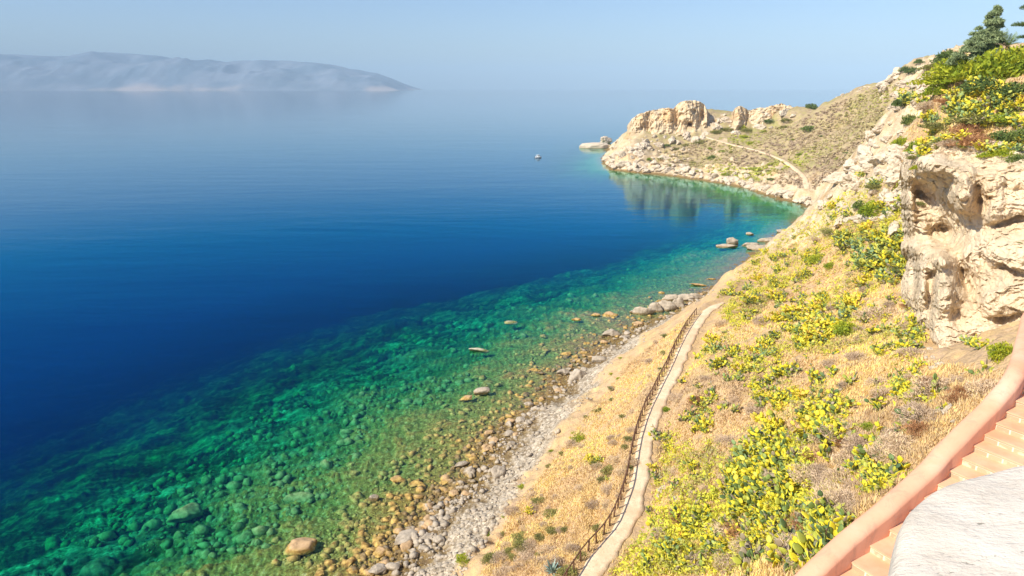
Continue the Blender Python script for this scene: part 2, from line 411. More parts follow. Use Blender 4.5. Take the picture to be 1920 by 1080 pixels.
def height(x, y, masks=False):
    s = shore_sd(x, y)
    s = s + np.where(np.abs(s) < 30, 1.3 * fbm(x * .16, y * .16, o=3) + .35 * fbm(x * 1.1, y * 1.1, o=2), 0)
    z = rbf(x, y)
    far = sst(245, 285, y)
    land = np.maximum(z, 0.06 * s)
    wd = sst(1, 9, s)
    land = wd * land + (1 - wd) * np.minimum(0.22 * s, 1.6) + far * (1 - wd) * np.minimum(s, 3) * 0.5
    d1, z1, sd1 = poly_dist(PATHL, x, y)
    d2, z2, _ = poly_dist(HPATHL, x, y)
    pw = 1 - sst(1.3, 3.2, d1); pw2 = 1 - sst(2.0, 6, d2)
    land = land * (1 - pw) + z1 * pw
    land = land * (1 - pw2) + z2 * pw2
    keep = (1 - np.maximum(1 - sst(1.0, 2.6, d1), 1 - sst(1.5, 4, d2)))
    beach = (1 - far) * (1 - sst(2.1, 3.2, land + 0.8 * fbm(x * .25, y * .25, o=3))) * sst(-1.5, 0.5, s)
    # rock masks
    rk = far * (1 - sst(9, 19, s + 6 * fbm(x * .07, y * .07, o=3)))
    rk = np.maximum(rk, far * sst(.25, .5, vnoise(x * .09, y * .09) + .4 * vnoise(x * .3, y * .3)) * .9 * (x < 125) * sst(330, 345, y))
    spur = np.exp(-(((x - 72) / 22) ** 2 + ((y - 135) / 26) ** 2) * 1.2) * 1.35
    rk = np.maximum(rk, sst(.45, .75, spur + .25 * fbm(x * .12, y * .12, o=3)))
    tp = np.exp(-(((x - 176) / 14) ** 2 + ((y - 302) / 22) ** 2)); rk = np.maximum(rk, sst(.4, .7, tp + .2 * fbm(x * .2, y * .2)))
    ridge = far * sst(0, 1, 0.2 + fbm(x * .08, y * .08, o=2)) * (np.abs(z - rbf(x + 6, y + 4)) > 1e9)
    cl = np.exp(-(((x - 50) / 20) ** 2 + ((y - 62) / 9) ** 2) * 1.5); rk = np.maximum(rk, sst(.3, .6, cl))
    rk = rk * sst(-8, 0.5, s)
    # relief
    rough = .75 * fbm(x * .14, y * .14, o=3) + .32 * fbm(x * .7, y * .7, o=3)
    rockr = (.45 + .55 * far) * 2.2 * ridged(x * .11, y * .11, o=4) + .8 * ridged(x * .37 + 9, y * .37, o=3)
    lz = land + keep * sst(0.5, 8, s) * (rough * (1 - rk) + rockr * rk * .8 + .5 * rough * rk)
    st = stones(x * .55 + .8 * vnoise(x * .2, y * .2), y * .55); st2 = stones(x * 1.3 + 7, y * 1.3)
    lz = lz + beach * (.10 + .34 * st2 + .35 * st * sst(.6, .72, st + .3 * vnoise(x * .1, y * .1)))
    lz = lz + far * rk * 1.0 * st * (s > 0)
    lz = np.maximum(lz, .12 + .1 * s * (s > 0))
    db = np.interp(-s, BX, BZ) * (1 + 1.1 * sst(165, 230, y) * sst(2, 14, -s))
    sa, sb = x * .866 + y * .5, -x * .5 + y * .866                               # strata strike
    strat = ridged(sa * .05, sb * .16, o=4) * .5 + .28 * ridged(sa * .22, sb * .7, o=3)
    sparse = sst(.0, .5, vnoise(x * .07 + 4, y * .07))
    sea = db + sst(1, 5, -s) * .55 * strat * np.clip(-db * .6, .2, 1.3) + sst(0, 2, -s) * (.55 * fbm(x * .12, y * .12, o=3) * np.clip(-db / 3, 0.15, 1.6) + (.75 * st * sparse + .5 * st2 * (1 - .4 * sparse)) * 1.0 * np.clip(-db, .5, 1.3))
    sea = np.minimum(sea, -.06 + .35 * st2 + .2 * st)
    band = sst(-4, -.5, s) * (1 - sst(.5, 3, s))
    out = np.where(s > 0, lz, sea) + band * (.45 * st + .25 * st2) * .6
    if masks:
        return out, rk * (s > -2), beach, far, st * np.clip(.6 + .8 * vnoise(x * .15, y * .15), 0, 1)
    return out

# polar grid round the camera's foot
NA, NR = 830, 800
AZ = np.radians(np.linspace(-45, 54, NA)); R0, R1 = 5.0, 640.0
LR = np.linspace(math.log(R0), math.log(R1), NR)
AA, RR = np.meshgrid(AZ, np.exp(LR))
GX, GY = RR * np.sin(AA), RR * np.cos(AA)
GZ, RK, BE, FA, STN = height(GX, GY, True)
def grid_faces(nr, nc):
    i = np.arange(nr * nc).reshape(nr, nc)
    return np.stack([i[:-1, :-1].ravel(), i[:-1, 1:].ravel(), i[1:, 1:].ravel(), i[1:, :-1].ravel()], 1)
tag(link_mesh('terrain', np.stack([GX, GY, GZ], -1).reshape(-1, 3), grid_faces(NR, NA), TERR, smooth=True,
              attrs={'rock': RK.ravel(), 'beach': BE.ravel(), 'head': FA.ravel(), 'stone': STN.ravel()}), kind='structure')
def hq(x, y):
    a = np.arctan2(x, y); r = np.log(np.maximum(np.hypot(x, y), R0))
    fa = np.clip((a - AZ[0]) / (AZ[1] - AZ[0]), 0, NA - 1.001); fr = np.clip((r - LR[0]) / (LR[1] - LR[0]), 0, NR - 1.001)
    ia, ir = fa.astype(int), fr.astype(int); ta, tr = fa - ia, fr - ir
    return (GZ[ir, ia] * (1 - ta) + GZ[ir, ia + 1] * ta) * (1 - tr) + (GZ[ir + 1, ia] * (1 - ta) + GZ[ir + 1, ia + 1] * ta) * tr
def hit(u, v, dmin=8.0):
    """first place where the line of sight through each pixel meets the terrain"""
    u, v = np.atleast_1d(np.asarray(u, float)), np.atleast_1d(np.asarray(v, float))
    dx, dy, dz = ray(u, v); ds = np.geomspace(dmin, 640, 700)
    found = np.zeros(len(u)); lo = np.full(len(u), np.nan)
    prev = np.full(len(u), dmin)
    for d in ds:
        b = (CAMZ + dz * d < hq(dx * d, dy * d)) & np.isnan(lo)
        lo[b] = (prev[b] + d) / 2
        prev[:] = d
    ok = ~np.isnan(lo); lo[~ok] = 600
    x, y = dx * lo, dy * lo
    return x, y, hq(x, y), ok

def ribbon(name, L, width, mat, up=.05):
    """a trodden strip that follows a line; each edge wanders on its own"""
    L = np.asarray(L); sg = np.r_[0, np.cumsum(np.linalg.norm(np.diff(L[:, :2], axis=0), axis=1))]; q = np.arange(0, sg[-1], .3)
    L = np.stack([np.interp(q, sg, L[:, k]) for k in range(3)], 1)
    T = np.gradient(L[:, :2], axis=0); T /= np.linalg.norm(T, axis=1)[:, None]
    Nn = np.c_[T[:, 1], -T[:, 0]]; vs = []
    offs = np.array([-1.0, -.97, -.5, 0, .5, .97, 1.0]); dzs = np.array([-.3, 0, .02, .03, .02, 0, -.3])
    el = 1 + .13 * fbm(q * 1.3, q * 0 + 1, o=4) + .10 * fbm(q * .2, q * 0 + 3, o=2); er = 1 + .22 * fbm(q * 1.1, q * 0 + 8, o=4) + .15 * fbm(q * .2, q * 0 + 9, o=2)
    fade = np.clip((sg[-1] - q) / 5 + .25, 0, 1)
    for i in range(len(L)):
        for o_, dz_ in zip(offs, dzs):
            wv = width * .5 * (el[i] if o_ < 0 else er[i]) * fade[i]
            vs.append((L[i, 0] + Nn[i, 0] * o_ * wv, L[i, 1] + Nn[i, 1] * o_ * wv, L[i, 2] + up + dz_))
    return tag(link_mesh(name, vs, grid_faces(len(L), 7), mat, smooth=True), kind='structure')
ribbon('path', PATHL[:-11], 1.4, PATHM, .07)
ribbon('hill_path', HPATHL, 2.2, PATHM, .25)

# ------------------------------------------------------------------ rock faces that are steeper than a height map can be
def raysheet(name, us, vtop, vbot, depth, nv, disp, mat, back=18, drop=4, nback=10):
    us = np.asarray(us, float); rows = []
    for j in range(nv + 1):
        t = j / nv
        v = vbot + (vtop - vbot) * t
        d = depth(us, v, t)
        dx, dy, dz = ray(us, v)
        rows.append(np.stack([dx * d, dy * d, CAMZ + dz * d], -1))
    top = rows[-1]; hd = top[:, :2] / np.linalg.norm(top[:, :2], axis=1)[:, None]
    for k in range(1, nback + 1):
        q = k / nback
        rows.append(np.c_[top[:, :2] + hd * back * q, top[:, 2] - drop * q ** 1.5])
    P = np.array(rows)
    P = disp(P)
    return link_mesh(name, P.reshape(-1, 3), grid_faces(P.shape[0], P.shape[1]), mat, smooth=True)

# big pale cliff on the right
CL_L = np.array([(200, 1722), (290, 1706), (350, 1708), (400, 1716), (450, 1716), (500, 1712), (560, 1718), (600, 1724), (640, 1738), (690, 1762)], float)
def cliff_depth(u, v, t):
    uL = np.interp(v, CL_L[:, 0], CL_L[:, 1]) + 14 * fbm(np.asarray(v, float) * .022, np.asarray(v, float) * 0 + .3, o=4)
    fr = np.clip((u - 1720) / 200, -.3, 2.2)
    d = 67 + (v - 300) / 340 * -8.5 + fr * (-8)
    e = np.clip((uL + 46 - u) / 60, 0, 3); d = d + e ** 2.4 * 9
    def g(cu, cv, ru, rv, a, p=2):
        return a * np.exp(-(np.abs((u - cu) / ru) ** p + np.abs((v - cv) / rv) ** p))
    def rg(cu, cv, ru, rv, ang, a, p=2.5):                                       # the same bump turned by an angle
        c_, s_ = math.cos(math.radians(ang)), math.sin(math.radians(ang)); x_, y_ = u - cu, v - cv
        return a * np.exp(-(np.abs((x_ * c_ + y_ * s_) / ru) ** p + np.abs((-x_ * s_ + y_ * c_) / rv) ** p))
    d = d + rg(1762, 400, 64, 32, 52, 6.2) + rg(1758, 440, 36, 22, 0, 4.5) + rg(1732, 362, 26, 18, 35, 3.4) - rg(1708, 385, 9, 60, -4, 2.5)     # the great slanting hollow
    d = d - rg(1765, 316, 70, 20, 12, 4.2) - rg(1808, 366, 26, 30, 50, 5.4, 2.2) - rg(1870, 330, 70, 34, 0, 1.6)
    d = d + rg(1836, 370, 13, 34, -12, 2.4, 2) - rg(1862, 372, 22, 44, -10, 2.2)
    d = d - rg(1752, 486, 34, 16, -8, 3.2) - rg(1772, 540, 24, 60, 8, 3.4) - rg(1728, 530, 12, 50, -4, 2.0)
    d = d + rg(1808, 515, 15, 54, -24, 3.2, 2) + rg(1745, 545, 8, 52, 6, 1.5, 2.5) + rg(1716, 520, 8, 30, 0, 2.2, 3)
    d = d + rg(1905, 412, 70, 8, -10, 1.3) - rg(1900, 390, 60, 16, -10, 1.6) - rg(1885, 470, 70, 36, 0, 1.6) - rg(1850, 560, 60, 30, 0, 1.0)
    d = d + rg(1895, 592, 40, 11, -6, 2.0) - rg(1760, 650, 46, 46, 0, 2.0) + rg(1905, 505, 60, 8, 12, .9)
    return d
def cliff_disp(P):
    x, y, z = P[..., 0], P[..., 1], P[..., 2]
    n = .62 * ridged(x * .20, y * .20, z * .3, o=4) + .26 * ridged(x * .8 + 3, y * .8, z * 1.5, o=4, g=.6) + .12 * fbm(x * 2.6, y * 2.6, z * 3.6, o=3)
    n += .25 * np.abs(vnoise(x * .12, y * .12, z * 1.1))
    Q = P.copy(); hd = np.linalg.norm(P[..., :2], axis=-1)
    Q[..., 0] -= x / hd * n; Q[..., 1] -= y / hd * n; Q[..., 2] += .25 * fbm(x * .9, y * .9, z * .9)
    return Q
uu = np.linspace(1690, 2140, 430)
vt = np.interp(uu, [1690, 1715, 1760, 1800, 1850, 1920, 2140], [306, 284, 262, 252, 258, 284, 276]) + 3 * fbm(uu * .02, uu * 0, o=2)
vb = np.interp(uu, [1690, 1740, 1790, 1920, 2140], [640, 672, 668, 640, 600])
cm = NM('pale_cliff_rock'); Pc = cm.pos(); cc, cb, ca = rock_colour(cm, Pc)
sm_ = cm.noise(Pc, .25, 3, .5)
cc = cm.mix(cm.ramp(sm_, [(.40, 0.0), (.6, .8)]), cm.mix(.35, cc, (0.80, .66, .47)), (0.78, 0.63, 0.44))
vv = cm.voro(cm.scale(Pc, (1, 1, 1.8)), 1.5, 'Distance', 'SMOOTH_F1')
hh = cm.math('ADD', cm.math('MULTIPLY', cb, 1.3), cm.math('MULTIPLY', vv, .6))
CLIFFM = cm.bsdf(cc, .95, cm.bump(hh, .28, .8), .1)
tag(raysheet('rock_cliff', uu, vt, vb, cliff_depth, 400, cliff_disp, CLIFFM, back=14, drop=3.5), kind='structure')

# crag at the end of the headland
cu = [1176, 1184, 1196, 1212, 1235, 1262, 1272, 1284, 1300, 1312, 1322, 1330, 1350, 1368, 1378, 1388, 1398, 1404, 1420, 1440, 1456, 1470, 1486, 1510]
cv = [236, 224, 214, 209, 204, 203, 194, 189, 188, 190, 199, 214, 224, 220, 204, 199, 202, 208, 203, 201, 197, 195, 202, 210]
uc = np.linspace(1176, 1505, 520)
def crag_depth(u, v, t):
    d = 414 - (u - 1180) * .035 + t * 5
    d = d + np.clip((1190 - u) / 14, 0, 2) ** 2 * 12
    d = d + np.where((u > 1326) & (u < 1372), t * 10, 0)
    def g(c_u, c_v, ru, rv, a): return a * np.exp(-(((u - c_u) / ru) ** 2 + ((v - c_v) / rv) ** 2))
    d = d + g(1293, 236, 6, 9, 7) + g(1268, 225, 5, 20, 4) + g(1215, 225, 5, 20, 3) + g(1316, 222, 5, 18, 5) + g(1402, 222, 4, 18, 5) + g(1372, 222, 4, 18, 5)
    d = d - g(1290, 208, 15, 22, 5) - g(1240, 225, 18, 20, 4) - g(1386, 222, 12, 20, 5) - g(1200, 232, 9, 20, 3) - g(1435, 222, 20, 16, 3)
    return d
def crag_disp(P):
    x, y, z = P[..., 0], P[..., 1], P[..., 2]
    n = 1.9 * ridged(x * .10, y * .10, z * .07, o=4) + .9 * ridged(x * .42, y * .42, z * .35, o=3)
    Q = P.copy(); hd = np.linalg.norm(P[..., :2], axis=-1)
    Q[..., 0] -= x / hd * n; Q[..., 1] -= y / hd * n; Q[..., 2] += .8 * fbm(x * .25, y * .25, z * .25)
    return Q
tag(raysheet('rock_crag', uc, np.interp(uc, cu, cv), np.interp(uc, [1176, 1240, 1300, 1380, 1505], [268, 262, 256, 248, 232]), crag_depth, 110, crag_disp, ROCK, back=16, drop=3, nback=8), kind='structure')

# ------------------------------------------------------------------ far hills across the water
def far_hills():
    prof = [(-420, 125), (-200, 108), (0, 100), (60, 103), (120, 105), (180, 97), (240, 100), (300, 107), (370, 113), (430, 117), (480, 114), (540, 115), (600, 123),
            (660, 132), (700, 137), (725, 146), (745, 157), (760, 166), (790, 176)]
    pu, pv = zip(*prof); us = np.linspace(-420, 790, 420); D0 = 9000.0; rows = []
    top = np.interp(us, pu, pv)
    for j in range(40):
        t = j / 39
        d = D0 + 2400 * t ** 1.15
        zt = 45 + (163 - top) * D0 * 1.2 / F * .93
        x = (us - 960) / F * (D0 + 1500 * t); y = np.full(us.shape, d)
        pr = np.sin(t * math.pi * .5) ** .8
        z = -30 + (zt + 30) * pr
        z = z + (90 * fbm(x * .0011, y * .0011, o=4) + 34 * ridged(x * .0024, y * .0012, o=3) * (1 - t)) * math.sin(t * math.pi) * np.clip(zt / 350, 0, 1)
        rows.append(np.stack([x, y, z], -1))
    for j in range(1, 8):
        q = rows[39].copy(); q[:, 1] += 500 * j; q[:, 2] = q[:, 2] * (1 - j / 7) - 30 * j / 7; rows.append(q)
    P = np.array(rows)
    m = NM('far_hills'); p = m.pos(); n = m.noise(p, .0022, 4, .5); z = m.sep(p)[2]
    col = m.ramp(n, [(.4, (.11, .15, .20)), (.6, (.17, .20, .25))])  # blue of the distance haze put into the hills' own colour
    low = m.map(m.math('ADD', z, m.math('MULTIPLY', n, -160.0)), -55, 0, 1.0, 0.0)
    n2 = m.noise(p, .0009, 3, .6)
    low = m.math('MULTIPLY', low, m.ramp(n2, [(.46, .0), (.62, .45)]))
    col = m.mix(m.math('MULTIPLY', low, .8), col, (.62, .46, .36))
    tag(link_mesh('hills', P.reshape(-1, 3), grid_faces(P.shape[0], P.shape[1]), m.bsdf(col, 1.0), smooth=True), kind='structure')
far_hills()

# ------------------------------------------------------------------ sea
def box_mesh(name, lo, hi, mat):
    x0, y0, z0 = lo; x1, y1, z1 = hi
    v = [(x0, y0, z0), (x1, y0, z0), (x1, y1, z0), (x0, y1, z0), (x0, y0, z1), (x1, y0, z1), (x1, y1, z1), (x0, y1, z1)]
    f = [[0, 3, 2, 1], [4, 5, 6, 7], [0, 1, 5, 4], [1, 2, 6, 5], [2, 3, 7, 6], [3, 0, 4, 7]]
    return link_mesh(name, v, f, mat)
def mat_sea():
    m = NM('sea_water'); P = m.pos()
    w1 = m.noise(m.scale(P, (.55, 1.0, 1)), .55, 4, .6, .3); w2 = m.noise(m.scale(P, (.4, 1.0, 1)), 2.2, 3, .6)
    w3 = m.noise(m.scale(P, (.3, 1.0, 1)), .03, 4, .6, .5)
    h = m.math('ADD', m.math('ADD', m.math('MULTIPLY', w1, .34), m.math('MULTIPLY', w2, .06)), m.math('MULTIPLY', m.noise(m.scale(P, (.3, 1.0, 1)), .13, 3, .5), .9))
    calm = m.map(w3, .35, .65, .25, 1.0)
    bp = m.n('ShaderNodeBump'); m.l(m.math('MULTIPLY', h, calm), bp.inputs['Height']); bp.inputs['Distance'].default_value = .25; bp.inputs['Strength'].default_value = .42
    lw = m.n('ShaderNodeLayerWeight'); lw.inputs['Blend'].default_value = .5; m.l(bp.outputs[0], lw.inputs['Normal'])
    fac = m.math('ADD', m.math('MULTIPLY', m.math('POWER', lw.outputs['Facing'], 5.0), .97), .012)
    gl = m.n('ShaderNodeBsdfGlossy'); gl.inputs['Roughness'].default_value = .07; m.l(m.ramp(lw.outputs['Facing'], [(0.0, (.02, .40, .6)), (.70, (.02, .55, .9)), (.81, (.06, .76, 1.0)), (.865, (.58, .91, 1.0)), (.955, (.9, .98, 1.0)), (1.0, (1, 1, 1))]), gl.inputs['Color']); m.l(bp.outputs[0], gl.inputs['Normal'])  # reflection colour painted by viewing angle: red taken out where seen steeply
    tr = m.n('ShaderNodeBsdfTransparent')
    df = m.n('ShaderNodeBsdfDiffuse'); df.inputs[0].default_value = (0.0, 0.13, 0.78, 1)
    body = m.n('ShaderNodeMixShader'); m.l(m.ramp(m.math('DIVIDE', m.attr('depth'), 20.0), [(0.0, 0.0), (.07, .006), (.16, .022), (.32, .052), (.7, .092)]), body.inputs[0])
    m.l(tr.outputs[0], body.inputs[1]); m.l(df.outputs[0], body.inputs[2])
    top = m.n('ShaderNodeMixShader'); m.l(fac, top.inputs[0]); m.l(body.outputs[0], top.inputs[1]); m.l(gl.outputs[0], top.inputs[2])
    m.l(top.outputs[0], m.out.inputs['Surface'])
    ab = m.n('ShaderNodeVolumeAbsorption'); ab.inputs['Color'].default_value = (0.0, .88, .74, 1); ab.inputs['Density'].default_value = .42
    m.l(ab.outputs[0], m.out.inputs['Volume'])
    return m.m
def sea_mesh():
    xs = np.r_[-26000, -3000, -600, -250, np.arange(-150, 262, 2.5), 500, 3000, 26000]; ys = np.r_[-400, 0, np.arange(28, 622, 3.0), 1200, 6000, 27000]
    X, Y = np.meshgrid(xs, ys); D = np.clip(-height(X, Y), 0, 40)
    v = np.stack([X, Y, X * 0], -1).reshape(-1, 3); f = [list(map(int, q)) for q in grid_faces(len(ys), len(xs))]
    n = len(v); b = [(-26000, -400, -44), (26000, -400, -44), (26000, 27000, -44), (-26000, 27000, -44)]
    nc, nr = len(xs), len(ys); c00, c10, c11, c01 = 0, nc - 1, nr * nc - 1, (nr - 1) * nc
    f += [[n, n + 3, n + 2, n + 1], [n, n + 1] + list(range(c10, -1, -1)), [n + 2, n + 3] + list(range(c01, c11 + 1)),
          [n + 1, n + 2] + [(nr - 1 - i) * nc + nc - 1 for i in range(nr)], [n + 3, n] + [i * nc for i in range(nr)]]
    return link_mesh('sea', np.vstack([v, b]), f, mat_sea(), attrs={'depth': np.r_[D.ravel(), 40, 40, 40, 40]})
tag(sea_mesh(), kind='structure')

hz = NM('sea_haze'); pv = hz.n('ShaderNodeVolumePrincipled')
pv.inputs['Color'].default_value = (.57, .80, 1.0, 1); pv.inputs['Density'].default_value = 0.82e-4; pv.inputs['Anisotropy'].default_value = -0.25
hz.l(pv.outputs[0], hz.out.inputs['Volume'])
tag(box_mesh('haze', (-26600, -900, -45.5), (26600, 27600, 760), hz.m), 'pale blue summer haze over the sea and far hills', 'haze', kind='stuff')

# ------------------------------------------------------------------ object materials
def leafy(name, stops, rough=.75, trans=.25, jitter=.35, spec=.2):
    """each leaf has its own 'tone'; each plant shifts a little as a whole"""
    m = NM(name)
    t = m.math('ADD', m.attr('tone'), m.math('MULTIPLY', m.math('SUBTRACT', m.rand(), .5), jitter))
    t = m.math('ADD', t, m.math('MULTIPLY', m.math('SUBTRACT', m.noise(m.pos(), .5, 3, .6), .5), .9 * jitter))
    col = m.ramp(t, stops)
    return m.bsdf(col, rough, None, spec, (trans, col) if trans else None)
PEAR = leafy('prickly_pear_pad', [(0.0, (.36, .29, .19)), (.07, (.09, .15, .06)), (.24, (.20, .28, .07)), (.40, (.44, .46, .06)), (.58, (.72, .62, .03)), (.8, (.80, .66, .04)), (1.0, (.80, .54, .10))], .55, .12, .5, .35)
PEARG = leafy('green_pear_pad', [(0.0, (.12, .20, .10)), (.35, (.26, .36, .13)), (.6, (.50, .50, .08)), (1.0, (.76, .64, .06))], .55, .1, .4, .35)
DRYM = leafy('dry_twigs', [(0, (.32, .23, .15)), (.35, (.52, .39, .27)), (.6, (.62, .46, .30)), (.85, (.70, .53, .32)), (1, (.72, .57, .30))], .9, 0, .5, .1)
RUSTM = leafy('rusty_dry_leaves', [(0, (.20, .09, .04)), (.5, (.40, .20, .09)), (1, (.55, .30, .14))], .9, .1, .3, .1)
GREENM = leafy('bright_shrub_leaves', [(0, (.12, .20, .02)), (.35, (.28, .36, .03)), (.7, (.46, .48, .03)), (1, (.58, .54, .05))], .6, .3, .3)
DARKM = leafy('dark_shrub_leaves', [(0, (.06, .10, .03)), (.5, (.14, .20, .05)), (1, (.28, .32, .07))], .65, .25, .3)
OLIVEM = leafy('olive_shrub_leaves', [(0, (.12, .13, .05)), (.5, (.26, .26, .07)), (1, (.42, .36, .12))], .75, .2, .4)
CONIF = leafy('grey_green_conifer', [(0, (.10, .15, .07)), (.45, (.26, .33, .16)), (1, (.44, .50, .24))], .7, .2, .2)
BARK = NM('bark'); _p = BARK.obj(); BARK = BARK.bsdf(BARK.ramp(BARK.noise(_p, 9, 5), [(.35, (.07, .05, .035)), (.65, (.20, .15, .10))]), .9)
GRASSM = leafy('dry_grass_blades', [(0, (.44, .31, .19)), (.25, (.62, .45, .25)), (.5, (.76, .55, .24)), (.8, (.84, .67, .25)), (1, (.76, .70, .14))], .9, .15, 0, .05)
def flat_mat(name, c, rough=.7, n=None):
    m = NM(name); P = m.obj(); k = m.noise(P, n or 6, 5, .6)
    c2 = tuple(q * .72 for q in c)
    return m.bsdf(m.ramp(k, [(.35, c2), (.6, c)]), rough, None, .3)
def boulder_mat(name, dry, wet):
    m = NM(name); P = m.pos(); O = m.obj()
    col = m.ramp(m.noise(O, 1.6, 6, .68), [(.3, tuple(q * .55 for q in dry)), (.48, dry), (.7, tuple(min(.85, q * 1.25) for q in dry))])
    z = m.math('ADD', m.sep(P)[2], m.math('MULTIPLY', m.noise(P, 1.5, 3), .3))
    col = m.mix(m.map(z, .28, .55, 1.0, 0.0), col, m.ramp(m.noise(P, 2.2, 4), [(.35, wet[0]), (.65, wet[1])]))
    return m.bsdf(col, .85, m.bump(m.noise(O, 4, 5, .7), .12, .8), .25)
BGREY = boulder_mat('grey_shore_stone', (.42, .35, .26), ((.11, .07, .03), (.34, .24, .10)))
BCREAM = boulder_mat('cream_limestone_block', (.56, .47, .35), ((.22, .15, .07), (.42, .32, .17)))
BAMBER = boulder_mat('algae_covered_stone', (.48, .32, .17), ((.22, .12, .03), (.58, .40, .12)))
BGREEN = boulder_mat('green_sunken_stone', (.5, .46, .34), ((.17, .18, .06), (.36, .36, .15)))

# ------------------------------------------------------------------ rock shapes: random facets, worn edges
def ico(n):
    import bmesh
    bm = bmesh.new(); bmesh.ops.create_icosphere(bm, subdivisions=n, radius=1)
    v = np.array([q.co[:] for q in bm.verts]); f = np.array([[q.index for q in p.verts] for p in bm.faces]); bm.free(); return v, f
ICO4, ICO5 = ico(4), ico(5)
def rock_geo(seed, flat=.62, base=ICO4, facets=13, rough=.07):
    g = np.random.default_rng(seed); v, f = base
    n = g.normal(size=(facets, 3)); n /= np.linalg.norm(n, axis=1)[:, None]; d = g.uniform(.62, 1.0, facets)
    dots = v @ n.T
    r = np.where(dots > .12, d / np.maximum(dots, .12), 9).min(1); r = np.minimum(r, 1.25)
    p = v * r[:, None] * np.array([1.0, g.uniform(.62, .9), flat])
    s = seed * 3.7
    p *= (1 + rough * fbm(v[:, 0] * 1.8 + s, v[:, 1] * 1.8, v[:, 2] * 1.8, o=3) + .5 * rough * ridged(v[:, 0] * 4 + s, v[:, 1] * 4, v[:, 2] * 4, o=2))[:, None]
    return p, f
ROCKS = {}
def rock_mesh(kind, mat, seeds, **kw):
    lst = []
    for s in seeds:
        o = link_mesh('x', *rock_geo(s, **kw), mat, smooth=False); lst.append(o.data); bpy.data.objects.remove(o)
    ROCKS[kind] = lst
rock_mesh('grey', BGREY, range(1, 7)); rock_mesh('cream', BCREAM, range(11, 21), flat=.7, rough=.22, base=ICO5, facets=16); rock_mesh('amber', BAMBER, range(21, 26), flat=.5)
rock_mesh('sunk', BGREEN, range(31, 36), flat=.45)
def put_rock(kind, name, x, y, z, size, label, group=None, cat='rock', rz=None, asp=(1, 1, 1), sink=.3):
    o = bpy.data.objects.new(name, random.choice(ROCKS[kind])); COL.objects.link(o)
    o.scale = (size * asp[0], size * asp[1], size * asp[2])
    o.location = (x, y, z + size * asp[2] * (.6 - sink) * .6)
    o.rotation_euler = (random.uniform(-.2, .2), random.uniform(-.2, .2), random.uniform(0, 6.28) if rz is None else rz)
    return tag(o, label, cat, group)
def px_size(u, v, wpx, x, y, z):
    return wpx / F * (math.hypot(x, y) * CP + (CAMZ - z) * SP)       # metres that cover wpx photo pixels there

def rock_at(kind, u, v, wpx, label, name='boulder', group=None, z=None, asp=(1, 1, 1), rz=None, sink=.3, cat='rock'):
    if z is None:
        x, y, zz, ok = hit(u, v); x, y, zz = float(x[0]), float(y[0]), float(zz[0])
    else: x, y, zz = Pz(u, v, z)
    s = px_size(u, v, wpx, x, y, zz) / 2
    return put_rock(kind, name, x, y, zz, s, label, group, cat, rz, asp, sink)

